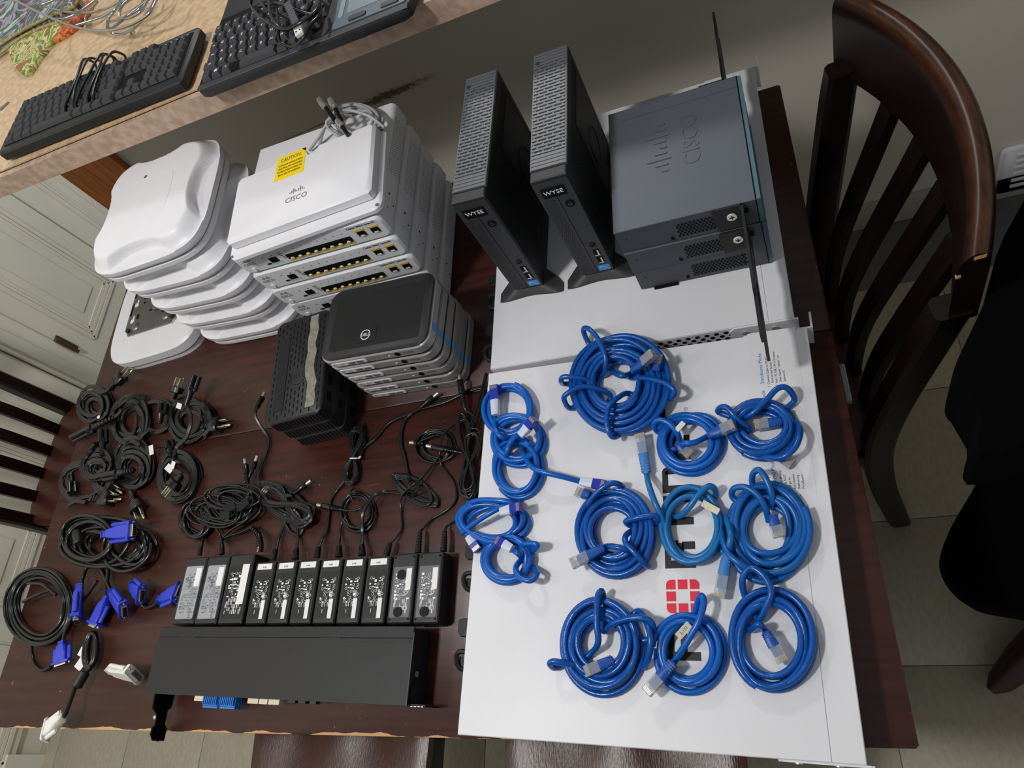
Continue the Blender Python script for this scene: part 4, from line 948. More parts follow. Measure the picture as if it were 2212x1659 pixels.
def rj45(t, p0, p1, boot, body, roll=0.0, milky=False):
    L = (p1 - p0).length; M = local(seg_basis(p0, p1, roll), t); w_, h_ = 0.0122, 0.0088; lb = L * 0.50
    root = MB()
    secs = [(0, 0.0034, 0.0034), (lb * 0.1, 0.0042, 0.0040), (lb * 0.55, 0.0054, 0.0044), (lb, w_ / 2 - 0.0002, h_ / 2)]
    if milky: secs = [(0, w_ / 2 - 0.001, h_ / 2 - 0.001), (lb, w_ / 2, h_ / 2)]
    root.loft([[(x, a * yw, b * zw) for a, b in ((-1, -.6), (-.6, -1), (.6, -1), (1, -.6), (1, .6), (.6, 1), (-.6, 1), (-1, .6))] for x, yw, zw in secs])
    if not milky:
        for k in range(4): root.box((lb * (0.12 + 0.13 * k), 0, 0), (lb * 0.055, 0.0105, 0.0086))
    bt = place(root.build('boot', boot, t), M)
    bd = MB(); bd.box(((lb + L) / 2, 0, 0), (L - lb, w_ - 0.0004, h_ - 0.0012)); bd.box((L - 0.002, 0, -0.0008), (0.004, w_ - 0.0004, h_ - 0.002)); bd = place(bd.build('plug_body', body, t), M)
    ins = MB(); ins.box((lb + (L - lb) * 0.28, 0, 0), ((L - lb) * 0.62, w_ - 0.003, h_ - 0.0035)); ins.build('inner_wires', boot if not milky else BLUE_CB, bd)
    ct_ = MB()
    for k in range(8): ct_.box((L - 0.0034, -0.0044 + 0.00126 * k, h_ / 2 - 0.0007), (0.0045, 0.0005, 0.0010))
    ct_.build('contacts', GOLD, bd)
    lt = MB(); lt.box((0, 0, 0), ((L - lb) * 0.9, 0.0058, 0.0011)); lt = lt.build('latch', body, bd); lt.matrix_local = Matrix.Translation((lb + (L - lb) * 0.45, 0, -h_ / 2 - 0.0016)) @ Matrix.Rotation(-0.12, 4, 'Y')
def ac_plug(t, p0, p1, roll=0.0):
    M = local(seg_basis(p0, p1, roll), t); L = (p1 - p0).length; lb = L - 0.017
    b = MB(); b.loft([[(x, a * yw, c * zw) for a, c in ((-1, -.6), (-.6, -1), (.6, -1), (1, -.6), (1, .6), (.6, 1), (-.6, 1), (-1, .6))] for x, yw, zw in ((0, .004, .004), (lb * .45, .006, .005), (lb * .55, .0125, .009), (lb * .96, .0135, .0105), (lb, .0125, .0095))])
    for k in range(3): b.box((lb * (0.12 + 0.12 * k), 0, 0), (lb * 0.05, 0.0115, 0.0100))
    pl = place(b.build('plug', BLACK_RB, t), M)
    for y in (-0.0063, 0.0063):
        q = MB(); q.prism([(lb, y - 0.0008), (L, y - 0.0008), (L, y + 0.0008), (lb, y + 0.0008)], -0.0015, 0.0048); q.build('prong', BRASS, pl)
    q = MB(); q.tube([(lb, 0, -0.0065), (L, 0, -0.0065), (L + 0.002, 0, -0.0065)], [0.0024, 0.0024, 0.0012], 10); q.build('ground_pin', BRASS, pl)
def c5_conn(t, p0, p1, roll=0.0):
    M = local(seg_basis(p0, p1, roll), t); L = (p1 - p0).length
    b = MB(); b.tube([(0, 0, 0), (L * .25, 0, 0), (L * .5, 0, 0), (L * .62, 0, 0)], [.0036, .0046, .0068, .0085], 10)
    for k in range(5): b.tube([(L * (.05 + .08 * k), 0, 0), (L * (.085 + .08 * k), 0, 0)], .0058, 10)
    for y, z in ((-.0048, -.003), (.0048, -.003), (0, .0046)): b.tube([(L * .5, y, z), (L, y, z)], .0050, 12)
    c_ = place(b.build('connector', BLACK_RB, t), M)
    h = MB()
    for y, z in ((-.0048, -.003), (.0048, -.003), (0, .0046)): h.disc((L + 0.0002, y, z), (1, 0, 0), .0020, 10)
    h.build('socket_hole', BLACK_DK, c_)
def barrel(t, p0, p1):
    M = local(seg_basis(p0, p1), t); L = (p1 - p0).length; lt = 0.0095
    b = MB(); b.tube([(0, 0, 0), (L * .12, 0, 0), (L * .4, 0, 0), (L * .42, 0, 0), (L - lt - .001, 0, 0), (L - lt, 0, 0)], [.0022, .0030, .0034, .0050, .0050, .0042], 12)
    for k in range(5): b.tube([(L * (.1 + .055 * k), 0, 0), (L * (.125 + .055 * k), 0, 0)], .0042, 10)
    p = place(b.build('barrel_plug', BLACK_RB, t), M)
    q = MB(); q.tube([(L - lt, 0, 0), (L, 0, 0)], .0029, 14); q.build('plug_tip', SILVER, p)
    q = MB(); q.disc((L + .0001, 0, 0), (1, 0, 0), .0015, 10); q.build('tip_hole', BLACK_DK, p)
def vga(t, p0, p1, roll=0.0, body=None, face=None, W_=0.034, pins=(5, 3), screws=True):
    body = body or BLUE_VGA
    M = local(seg_basis(p0, p1, roll), t); L = (p1 - p0).length; b = MB(); w2 = W_ / 2; hh = 0.0068
    def ring_(x, yw, zw): return [(x, a * yw, c * zw) for a, c in ((-1, -.75), (-.85, -1), (.85, -1), (1, -.75), (1, .75), (.85, 1), (-.85, 1), (-1, .75))]
    b.loft([ring_(0, .0045, .0045), ring_(L * .16, .0055, .0052), ring_(L * .22, .0075, hh), ring_(L * .55, w2 * .66, hh), ring_(L * .84, w2 * .66, hh), ring_(L * .845, w2, hh + .001), ring_(L * .92, w2, hh + .001)])
    for k in range(3): b.box((L * (.03 + .05 * k), 0, 0), (L * .02, .0115, .0110))
    p = place(b.build('plug', body, t), M)
    if screws:
        for s in (-1, 1):
            q = MB(); y = s * (w2 * .83)
            q.tube([(L * .28, y, 0), (L * .30, y, 0), (L * .80, y, 0)], [.0030, .0036, .0036], 10)
            q.box((L * .285, y, 0), (.0016, .0052, .0010)); q.build('thumbscrew', body, p)
            q = MB(); q.tube([(L * .9, y, 0), (L * .98, y, 0)], .0014, 8); q.build('screw_tip', SILVER, p)
    q = MB(); q.prism([(-w2 * .52, -.0040), (w2 * .52, -.0040), (w2 * .60, .0040), (-w2 * .60, .0040)], L * .92, L, Matrix(((0, 0, 1, 0), (1, 0, 0, 0), (0, 1, 0, 0), (0, 0, 0, 1)))); sh = q.build('metal_shell', SILVER, p)
    q = MB(); q.prism([(-w2 * .48, -.0032), (w2 * .48, -.0032), (w2 * .55, .0032), (-w2 * .55, .0032)], L, L + .0002, Matrix(((0, 0, 1, 0), (1, 0, 0, 0), (0, 1, 0, 0), (0, 0, 0, 1)))); q.build('pin_face', BLACK_DK if body is BLUE_VGA else GREY_PT, p)
    q = MB()
    for i in range(pins[0]):
        for j in range(pins[1]): q.disc((L + .0004, (i - (pins[0] - 1) / 2) * W_ * .085, (j - (pins[1] - 1) / 2) * .0021), (1, 0, 0), .0005, 6)
    q.build('pins', BRASS, p, kind='stuff')
def tag_lb(t, px, h, w_, d_, ang, m=None, name='paper_tag', txt=None):
    p = at(*px, h); M = local(Matrix.Translation(p) @ Matrix.Rotation(ang, 4, 'Z') @ Matrix.Rotation(0.25, 4, 'X'), t)
    o = place(MB().rbox(w_, d_, 0, 0.0005, 0.0004, n=1).build(name, m or PAPER, t, label='white paper tag' if m is None else None), M)
    if txt: letter(txt, d_ * 0.55, GREY_PT, o, Matrix.Translation((0, 0, 0.0006)))
    return o
def cable_thing(name, label, cat, cpx, h, group): 
    return thing(name, label, cat, at(cpx[0], cpx[1], h), 0, group)
def lay(t, name, m, paths, r, lobes=1, n=8):
    b = MB()
    for P in paths: sec_tube(b, P, r, n, lobes)
    return b.build(name, m, t, t.location, ang=70)

# ------------------------------------------------------------ blue network cables on the white switches
G = 'coiled blue network cables'
RB = 0.0036
# each: label, coil (cx, cy, rx, ry), turns, inner fraction, layers, jitter, material, extra polylines (pixel lists), plugs ((p0, h0), (p1, h1), milky)
NET = [
 ('largest coil of blue network cable, lying across the joint of the two white switches', (1335, 830, 111, 105), 15, 0.42, 3, .055, BLUE_CB2,
  [((1271, 741), (1260, 713), (1271, 710), (1291, 731), (1306, 763), (1309, 789), (1300, 811)), ((1290, 832), (1258, 818), (1220, 814), (1212, 822), (1219, 829)),
   ((1233, 882), (1219, 865), (1223, 852), (1253, 836), (1284, 838), (1319, 856)), ((1360, 850), (1334, 860), (1314, 882), (1311, 915), (1322, 943), (1340, 936)), ((1360, 814), (1398, 817), (1436, 827), (1456, 842), (1453, 857), (1443, 861)), ((1322, 800), (1344, 812), (1368, 803))],
  [((1366, 803, .030), (1412, 762, .050), 'b'), ((1418, 800, .022), (1419, 766, .034), 'b')]),
 ('small blue cable coil at the top of the left column, plug at its left', (1100, 887, 54, 57), 4, .76, 2, .05, BLUE_CB, [((1069, 900), (1070, 925), (1085, 945), (1105, 944))], [((1070, 896, .016), (1068, 833, .020), 'm')]),
 ('small blue cable coil in the middle of the left column, plug tilted towards upper right', (1118, 948, 61, 54), 5, .72, 2, .05, BLUE_CB, [((1123, 941), (1105, 950), (1096, 975), (1092, 993))], [((1124, 941, .028), (1155, 904, .034), 'm')]),
 ('small blue cable coil with a straight tail leading right to a clear plug', (1120, 1009, 54, 65), 5, .74, 2, .05, BLUE_CB, [((1091, 994), (1098, 966), (1117, 943), (1140, 955)), ((1128, 972), (1142, 1001), (1157, 1014), (1182, 1022), (1220, 1031), (1256, 1041))], [((1254, 1040, .008), (1308, 1049, .008), 'm')]),
 ('loosely looped blue cable hanging over the left edge of the near white switch', (1067, 1123, 75, 50), 5, .70, 2, .20, BLUE_CB, [((1010, 1090), (1040, 1080), (1100, 1085), (1130, 1110)), ((1000, 1150), (1040, 1120), (1085, 1095), (1120, 1085))], [((1081, 1106, .026), (1126, 1095, .028), 'm'), ((1012, 1158, .010), (1033, 1189, .006), 'm')]),
 ('small knotted blue coil just below the loosely looped one, milky plug boot inside', (1098, 1207, 57, 53), 5, .70, 2, .05, BLUE_CB, [((1122, 1187), (1135, 1175), (1157, 1175), (1160, 1182), (1147, 1190)), ((1127, 1210), (1114, 1228), (1124, 1248), (1147, 1254), (1160, 1240), (1155, 1228)), ((1103, 1182), (1118, 1195), (1130, 1205))], [((1106, 1186, .022), (1072, 1166, .020), 'm')]),
 ('dark blue coil in the centre of the near switch, plug pointing to lower left', (1326, 1147, 86, 95), 8, .48, 2, .06, BLUE_CB2, [((1259, 1109), (1286, 1068), (1314, 1046), (1335, 1045), (1347, 1056)), ((1367, 1137), (1352, 1127), (1375, 1119), (1411, 1114), (1422, 1121), (1416, 1132)), ((1367, 1147), (1352, 1157), (1352, 1172), (1372, 1195), (1390, 1215), (1400, 1223)), ((1365, 1195), (1350, 1187), (1322, 1180), (1304, 1184))],
  [((1306, 1183, .020), (1234, 1219, .024), 'b'), ((1275, 1072, .012), (1246, 1062, .010), 'b')]),
 ('small bright blue coil with a white label at its upper left, over the printed letters', (1493, 956, 76, 69), 5, .62, 2, .06, BLUE_CB, [((1419, 931), (1413, 916), (1424, 907), (1446, 915), (1463, 936), (1470, 956)), ((1470, 965), (1477, 958), (1501, 956), (1532, 941))], [((1530, 942, .022), (1586, 916, .028), 'b'), ((1461, 957, .016), (1492, 984, .012), 'b')]),
 ('dark blue coil over the instruction label near the right edge, plug inside the ring', (1643, 924, 80, 65), 7, .56, 2, .07, BLUE_CB2, [((1600, 905), (1623, 895), (1653, 867), (1676, 842), (1694, 836), (1709, 847), (1715, 867)), ((1552, 890), (1557, 880), (1572, 882), (1595, 908), (1620, 928)), ((1646, 984), (1684, 989), (1714, 971), (1728, 938), (1724, 915))], [((1690, 911, .010), (1630, 919, .012), 'b'), ((1684, 985, .006), (1712, 1003, .006), 'b')]),
 ('light blue coil with an aged label and two plugs stretched out above and below', (1497, 1135, 71, 85), 4, .70, 2, .05, BLUE_LT, [((1463, 1116), (1486, 1099), (1507, 1071), (1529, 1051), (1542, 1054), (1547, 1068)), ((1440, 1150), (1426, 1110), (1413, 1081), (1401, 1046), (1396, 1021)), ((1567, 1120), (1578, 1150), (1576, 1177), (1571, 1199))],
  [((1397, 1024, .010), (1382, 938, .012), 'l'), ((1571, 1196, .012), (1554, 1291, .010), 'l')]),
 ('big blue coil at the right edge with two loops knotted over its top', (1660, 1142, 97, 107), 9, .48, 2, .06, BLUE_H, [((1625, 1043), (1627, 1023), (1641, 1016), (1656, 1038), (1668, 1071), (1666, 1096)), ((1582, 1073), (1585, 1056), (1608, 1052), (1635, 1068), (1653, 1096), (1661, 1127)), ((1560, 1140), (1570, 1190), (1610, 1225), (1640, 1228))], [((1668, 1112, .022), (1683, 1160, .020), 'b')]),
 ('dark blue coil nearest the lower left, three strands wound over the ring', (1298, 1395, 96, 105), 9, .47, 2, .06, BLUE_CB2, [((1277, 1411), (1292, 1388), (1289, 1345), (1291, 1290), (1300, 1277), (1304, 1295)), ((1302, 1363), (1328, 1345), (1366, 1335), (1399, 1338), (1411, 1355), (1404, 1380)), ((1262, 1439), (1227, 1434), (1196, 1429), (1188, 1435), (1201, 1442)), ((1380, 1320), (1402, 1360), (1405, 1400), (1390, 1440))], [((1326, 1425, .014), (1264, 1452, .018), 'b')]),
 ('blue coil with white wire label over the printed initial, plug hanging below left', (1485, 1405, 80, 87), 5, .62, 2, .05, BLUE_CB, [((1503, 1318), (1510, 1292), (1517, 1288), (1520, 1305), (1510, 1340), (1495, 1368), (1477, 1398), (1454, 1432))], [((1456, 1430, .020), (1396, 1496, .018), 'b')]),
 ('blue coil in the near right corner with a tall loop standing off its top', (1665, 1383, 94, 110), 6, .64, 2, .06, BLUE_CB2, [((1608, 1284), (1604, 1253), (1615, 1230), (1631, 1229), (1653, 1248), (1666, 1278), (1656, 1309), (1638, 1339)), ((1620, 1360), (1640, 1349), (1655, 1366))], [((1653, 1364, .016), (1692, 1430, .014), 'b')]),
]
for i, (lb, c, tn, fi, ly, jt, m_, ext, plugs) in enumerate(NET):
    t = cable_thing('network_cable', lb, 'cable', c, WB, G)
    P = [coil(c, WB, tn, fi, RB, 40 + i, ly, jt, a0=i * 1.3)]
    hm = 2 * RB * ly + RB * 0.8
    for e in ext: P.append(wrap_pts(e, WB, RB, hm, (c[0], c[1], c[2], c[3], (1 + fi) / 2)))
    lay(t, 'cable', m_, P, RB)
    for p0, p1, kd in plugs:
        a, b_ = at(p0[0], p0[1], WB + p0[2]), at(p1[0], p1[1], WB + p1[2])
        rj45(t, a, b_, {'b': BLUE_BT, 'm': MILKY, 'l': BLUE_LB}[kd], {'b': CLEAR, 'm': CLEAR_BL, 'l': CLEAR}[kd], milky=(kd == 'm'))
    if i == 7: tag_lb(t, (1469, 921), WB + .022, .013, .006, 0.75, PAPER, 'wire_label')
    if i == 9: tag_lb(t, (1535, 1096), WB + .018, .021, .0075, -0.62, TAN_LB, 'wire_label')
    if i == 12: tag_lb(t, (1477, 1362), WB + .021, .0185, .008, 0.75, TAN_LB, 'wire_label', '2-132')

# ------------------------------------------------------------ power bricks in a row with their leads
GB = 'power bricks lined up along the black rack device'
BR = [(-0.4978, 0), (-0.4525, 0), (-0.404, 1), (-0.3575, 2), (-0.3176, 2), (-0.2777, 2), (-0.2378, 2), (-0.1979, 2), (-0.158, 2), (-0.1168, 3), (-0.0768, 3)]
BL = ['black power brick with grey rating label at the left end of the row', 'black power brick with grey rating label, second from the left of the row', 'black power brick with a tall white barcode sticker, third from the left',
      'slim black power brick just right of the one with the tall white sticker', 'slim black power brick, fifth from the left of the row', 'slim black power brick in the middle of the row, sixth from either end', 'slim black power brick, fifth from the right of the row', 'slim black power brick, fourth from the right of the row', 'slim black power brick, left neighbour of the two with round black dots', 'black power brick with two round black dots, second from the right end', 'black power brick with one round black dot, at the right end of the row']
DIM = {0: (0.0440, 0.1010, 0.030), 1: (0.0465, 0.1020, 0.031), 2: (0.0370, 0.0890, 0.030), 3: (0.0375, 0.0915, 0.030)}
rl = random.Random(11)
_lab = {}
def label_print(kind):
    """small marks of the rating label: rows of blocks, rings and lines, as one flat print"""
    if kind in _lab: return _lab[kind]
    b = MB(); r = random.Random(kind + 2); W_, L_, _ = DIM[kind]; w2 = W_ / 2 - 0.006; l2 = L_ / 2 - 0.014
    y = l2 - 0.010
    while y > -l2 + 0.006:
        x = -w2 + 0.002
        while x < w2 - 0.003:
            k = r.random(); ww = r.uniform(0.0015, 0.0045)
            if kind != 0 and y < -0.010 and k < 0.75:
                b.box((x + ww / 2, y, 0), (0.0006, 0.0052, 0.0002)); ww = 0.0011
            elif k < 0.30: b.tube([(x + 0.002 + 0.0017 * math.cos(a), y + 0.0017 * math.sin(a), 0) for a in [R_(j * 45) for j in range(8)]], 0.00028, 3, True); ww = 0.0042
            elif k < 0.7: b.box((x + ww / 2, y + r.uniform(-.001, .001), 0), (ww, r.uniform(.0008, .0032), 0.0002))
            x += ww + 0.0008
        y -= 0.0043
    _lab[kind] = b.mesh('label_print', WHITE_PT if kind != 0 else GREY_PT); return _lab[kind]
def barcode(W_, H_):
    b = MB(); r = random.Random(9); x = -W_ / 2
    while x < W_ / 2:
        w_ = r.uniform(0.0004, 0.0012); b.box((x + w_ / 2, 0, 0), (w_, H_, 0.0002)); x += w_ + r.uniform(0.0004, 0.001)
    return b.mesh('barcode', GREY_PT)
BCM = barcode(0.007, 0.0020)
bricks = []
for i, (x, kd) in enumerate(BR):
    W_, L_, H_ = DIM[kd]; yn = -0.3128 - (x + 0.52) * 0.0335
    t = thing('power_brick', BL[i], 'power supply', (x, yn + L_ / 2, T), R_(-0.9), GB); bricks.append(t)
    MB().rbox(W_, L_, 0, H_, 0.003, 0.0018, n=3).build('case', BLACK_PL, t)
    sm = MB(); sm.box((0, 0, H_ * 0.45), (W_ + 0.0003, L_ + 0.0003, 0.0006)); sm.build('case_seam', BLACK_DK, t)
    top = lambda x_, y_, dz=0.0: TOPX((x_, y_, H_ + dz))
    if kd == 0:
        lb = plate('rating_label', GREY_LB, t, top(0.001, -0.003), W_ - 0.009, L_ - 0.022, 0.002, 0.0003)
        part('label_print', label_print(0), lb).location = (0, 0, 0.0004)
        s = plate('serial_sticker', PAPER, lb, Matrix.Translation((0.0105, 0.022, 0.0005)), 0.011, 0.028, 0.0004, 0.0003)
        letter('EAC', 0.0055, GREY_PT, lb, Matrix.Translation((-0.003, 0.012, 0.0006)) @ Matrix.Rotation(PI / 2, 4, 'Z')); letter('CE', 0.006, GREY_PT, lb, Matrix.Translation((-0.011, 0.018, 0.0006)) @ Matrix.Rotation(PI / 2, 4, 'Z'))
        letter('RTM 15', 0.004, GREY_PT, lb, Matrix.Translation((0.010, -0.032, 0.0006)) @ Matrix.Rotation(PI / 2, 4, 'Z'))
    else:
        lb = plate('rating_label', BLACK_MT if kd != 3 else GREY_PT, t, top(0.0, -0.005), W_ - 0.008, L_ - 0.026, 0.001, 0.0002)
        part('label_print', label_print(kd), lb).location = (0, 0, 0.0004)
        letter('CE', 0.0075, WHITE_PT, lb, Matrix.Translation((0.008, 0.0, 0.0006)) @ Matrix.Rotation(PI / 2, 4, 'Z'))
        if kd == 1: plate('serial_sticker', PAPER, lb, Matrix.Translation((0.012, 0.011, 0.0005)), 0.013, 0.058, 0.0004, 0.0003)
        if kd == 2:
            s = plate('barcode_sticker', PAPER, t, top(0.0, L_ / 2 - 0.0075), 0.0265, 0.0085, 0.0006, 0.0004); part('barcode', BCM, s).location = (0, -0.001, 0.0005)
            plate('serial_sticker', PAPER, lb, Matrix.Translation((0.0095, -0.0195, 0.0005)), 0.0065, 0.026, 0.0003, 0.0003)
        if kd == 3:
            plate('serial_sticker', PAPER, lb, Matrix.Translation((0.0095, 0.016, 0.0005)), 0.008, 0.028, 0.0003, 0.0003)
            for y in ((0.022, -0.026) if i == 9 else (-0.026,)):
                d = MB(); d.cyl((-0.002, y, 0.0004), (-0.002, y, 0.0016), 0.0066, 18); d.build('felt_dot', VELCRO, lb)
            ft = MB()
            for sx in (-1, 1):
                for sy in (-1, 1): ft.disc((sx * (W_ / 2 - 0.0045), sy * (L_ / 2 - 0.0055), H_ + 0.0002), (0, 0, 1), 0.0016, 10)
            ft.build('screw_hole', BLACK_DK, t)
def lead(i, P, r=0.0016, lobes=2): return px_path(P, 8)
def strain(t, P, r=0.0045):
    pts = px_path(P, 4); b = MB(); n = len(pts); b.tube(pts, [r * (1 - 0.45 * k / (n - 1)) for k in range(n)], 10)
    for k in range(0, n - 1): 
        d = (pts[k + 1] - pts[k]) * 0.42; b.tube([pts[k] + d * 0.3, pts[k] + d], r * (1.15 - 0.45 * k / (n - 1)), 10)
    b.build('strain_relief', BLACK_RB, t, None).matrix_local = t.matrix_basis.inverted()
def bpart(t, paths, r, name='lead', lobes=1, m=None):
    b = MB()
    for P in paths: sec_tube(b, P, r, 8, lobes)
    o = b.build(name, m or BLACK_RB, t, None, ang=70); o.matrix_local = t.matrix_basis.inverted(); return o
class Tmp: pass
def bbarrel(t, p0, p1):
    before = set(COL.objects)
    f = Tmp(); f.location = Vector((0, 0, 0))
    M0 = seg_basis(p0, p1)
    L = (p1 - p0).length; lt = 0.0095; b = MB()
    b.tube([(0, 0, 0), (L * .12, 0, 0), (L * .4, 0, 0), (L * .42, 0, 0), (L - lt - .001, 0, 0), (L - lt, 0, 0)], [.0022, .0030, .0034, .0050, .0050, .0042], 12)
    for k in range(5): b.tube([(L * (.1 + .055 * k), 0, 0), (L * (.125 + .055 * k), 0, 0)], .0042, 10)
    p = b.build('barrel_plug', BLACK_RB, t); p.matrix_local = t.matrix_basis.inverted() @ M0
    q = MB(); q.tube([(L - lt, 0, 0), (L, 0, 0)], .0029, 14); q.build('plug_tip', SILVER, p)
    q = MB(); q.disc((L + .0001, 0, 0), (1, 0, 0), .0015, 10); q.build('tip_hole', BLACK_DK, p)
bpy.context.view_layer.update()
# leads: strain relief, then wire paths, coils and hanks belonging to each brick
strain(bricks[0], [(430, 1200, .016), (433, 1187, .016), (436, 1173, .014)], .004); strain(bricks[1], [(479, 1198, .016), (480, 1184, .016), (479, 1170, .014)], .004)
strain(bricks[2], [(560, 1192, .016), (562, 1175, .018), (558, 1155, .018), (543, 1139, .014)], .0055)
for k, (a, b_) in {3: ((589, 1210), (596, 1186)), 4: ((638, 1208), (641, 1184)), 5: ((684, 1205), (689, 1181)), 6: ((732, 1203), (733, 1178)), 7: ((782, 1200), (782, 1176)), 8: ((834, 1200), (843, 1173))}.items():
    strain(bricks[k], [(a[0], a[1], .015), ((a[0] + b_[0]) / 2, (a[1] + b_[1]) / 2, .015), (b_[0], b_[1], .014)], .0052)
strain(bricks[9], [(903, 1194, .015), (905, 1172, .015), (908, 1148, .013)], .0045); strain(bricks[10], [(958, 1191, .015), (960, 1168, .015), (961, 1145, .013)], .0045)
h1 = .004
bpart(bricks[0], [lead(0, [(436, 1173, .012), (440, 1160, .006), (430, 1150, .004), (410, 1140, .004)]), coil((425, 1126, 35, 41), .0, 9, .66, .0021, 71, 3, .09), coil((470, 1105, 60, 34), .006, 7, .45, .0021, 72, 3, .2)], .0021)
bpart(bricks[1], [lead(1, [(479, 1170, .012), (475, 1155, .008), (462, 1130, .012), (452, 1105, .016)]), coil((505, 1095, 56, 40), .002, 10, .35, .0021, 73, 3, .18), lead(1, [(535, 1083, .02), (537, 1068, .02), (535, 1047, .014)])], .0021)
bbarrel(bricks[1], at(535, 1047, .012), at(529, 992, .016))
bpart(bricks[2], [lead(2, [(543, 1139, .012), (520, 1150, .008), (490, 1160, .008), (480, 1168, .004)]), lead(2, [(478, 1165, .006), (500, 1145, .012), (530, 1125, .016), (556, 1100, .01)]), coil((500, 1075, 66, 28), .012, 6, .5, .0021, 74, 2, .18), lead(2, [(520, 1050, .012), (530, 1040, .012), (538, 1031, .012)])], .0021)
bbarrel(bricks[2], at(538, 1032, .010), at(556, 985, .012))
for (px, py, hh, a) in ((497, 1095, .028, .3), (525, 1090, .026, .6), (487, 1112, .026, -.2), (447, 1122, .014, 1.2)):
    vs_ = MB(); vs_.rbox(.022, .012, 0, .002, .002, M=Matrix.Translation(at(px, py, hh)) @ Matrix.Rotation(a, 4, 'Z') @ Matrix.Rotation(.35, 4, 'X'))
    vo = vs_.build('velcro_tie', VELCRO, bricks[1]); vo.matrix_local = bricks[1].matrix_basis.inverted()
bpart(bricks[3], [lead(3, [(596, 1186, .012), (603, 1160, .006), (613, 1133, .004), (616, 1110, .008)]), hank((612, 1086), 60, 40, -18, 26, .002, 7, .0015, 75, False, .2), lead(3, [(618, 1070, .014), (628, 1070, .014), (634, 1067, .010)])], .0015, lobes=2)
bbarrel(bricks[3], at(634, 1068, .008), at(672, 1038, .008))
bpart(bricks[4], [lead(4, [(641, 1184, .012), (643, 1160, .006), (641, 1126, .006), (636, 1100, .012)]), hank((622, 1090), 55, 34, -16, 24, .008, 6, .0015, 76, True, .2), lead(4, [(610, 1122, .004), (625, 1148, .004), (645, 1155, .004), (655, 1135, .006), (640, 1105, .014)]),
                  lead(4, [(562, 1045, .008), (557, 1042, .008), (560, 1020, .006), (568, 997, .004), (580, 961, .004), (578, 943, .006), (563, 920, .014), (552, 900, .022), (553, 885, .024), (562, 866, .018)])], .0015, lobes=2)
bbarrel(bricks[4], at(554, 884, .022), at(572, 848, .016))
bpart(bricks[5], [lead(5, [(689, 1181, .012), (697, 1160, .006), (705, 1146, .004), (711, 1105, .003), (715, 1078, .003), (728, 1058, .003), (743, 1040, .006), (752, 1020, .010)]), hank((768, 985), 13, -68, 15, 6, .002, 6, .0015, 77, True, .12),
                  lead(5, [(775, 990, .008), (786, 967, .004), (812, 945, .003), (842, 912, .003), (882, 894, .004), (908, 881, .006)])], .0015, lobes=2)
bbarrel(bricks[5], at(908, 881, .007), at(947, 849, .008))
z_ = MB(); z_.tube([at(766 + 9.5 * math.cos(a), 990, .010 + .008 * math.sin(a)) for a in [2 * PI * k / 18 for k in range(18)]], .0012, 6, True); z_.tube([at(775, 990, .016), at(779, 986, .018)], .0015, 6)
zo = z_.build('twist_tie', PAPER, bricks[5], label='white twist tie'); zo.matrix_local = bricks[5].matrix_basis.inverted()
bpart(bricks[6], [lead(6, [(733, 1178, .012), (735, 1155, .005), (737, 1135, .004), (748, 1115, .006)]), coil((772, 1106, 40, 46), .0, 7, .66, .0016, 78, 2, .06), lead(6, [(790, 1090, .012), (775, 1100, .014), (755, 1103, .014), (738, 1101, .012)]), lead(6, [(762, 1082, .014), (757, 1065, .016), (765, 1055, .010), (772, 1066, .014)])], .0016)
bbarrel(bricks[6], at(738, 1101, .010), at(686, 1091, .008))
bpart(bricks[7], [lead(7, [(782, 1176, .012), (783, 1150, .008), (783, 1113, .016), (793, 1090, .016), (810, 1070, .012), (835, 1062, .004), (872, 1065, .006), (885, 1060, .014)]), hank((895, 1057), 48, 30, 10, -18, .001, 7, .0016, 79, False, .08), lead(7, [(886, 1040, .010), (880, 1020, .003), (873, 985, .003), (866, 958, .003), (868, 925, .003), (880, 900, .003), (905, 884, .004), (960, 868, .003), (1010, 845, .003), (1045, 835, .003)])], .0016, lobes=2)
wr = MB(); wr.tube(px_path([(880, 1066, .002), (884, 1052, .014), (892, 1040, .014), (899, 1040, .004)]), .0016, 7); wr.tube(px_path([(893, 1076, .002), (899, 1062, .014), (906, 1050, .014), (912, 1050, .004)]), .0016, 7)
wo = wr.build('cord_wrap', BLACK_RB, bricks[7]); wo.matrix_local = bricks[7].matrix_basis.inverted()
bpart(bricks[8], [lead(8, [(843, 1173, .012), (858, 1158, .006), (868, 1140, .003), (866, 1100, .004), (868, 1071, .010), (895, 1045, .016), (918, 1025, .010), (938, 1000, .006), (950, 985, .012)]), coil((943, 965, 43, 40), .0, 7, .62, .0016, 80, 2, .10), lead(8, [(940, 940, .012), (915, 950, .010), (903, 956, .008)])], .0016)
bbarrel(bricks[8], at(915, 958, .008), at(886, 956, .006))
bpart(bricks[9], [lead(9, [(908, 1148, .011), (916, 1139, .006), (935, 1120, .003), (958, 1107, .003), (978, 1090, .003), (986, 1071, .003), (981, 1043, .003), (965, 1020, .003), (953, 1003, .004), (950, 975, .012), (958, 940, .012), (985, 915, .006), (1010, 905, .008)]), hank((1010, 985), -8, -90, 18, 2, .002, 6, .0017, 81, True, .12), lead(9, [(1020, 985, .010), (1008, 984, .010), (997, 978, .014), (986, 975, .014)])], .0017)
bbarrel(bricks[9], at(988, 976, .012), at(922, 963, .014))
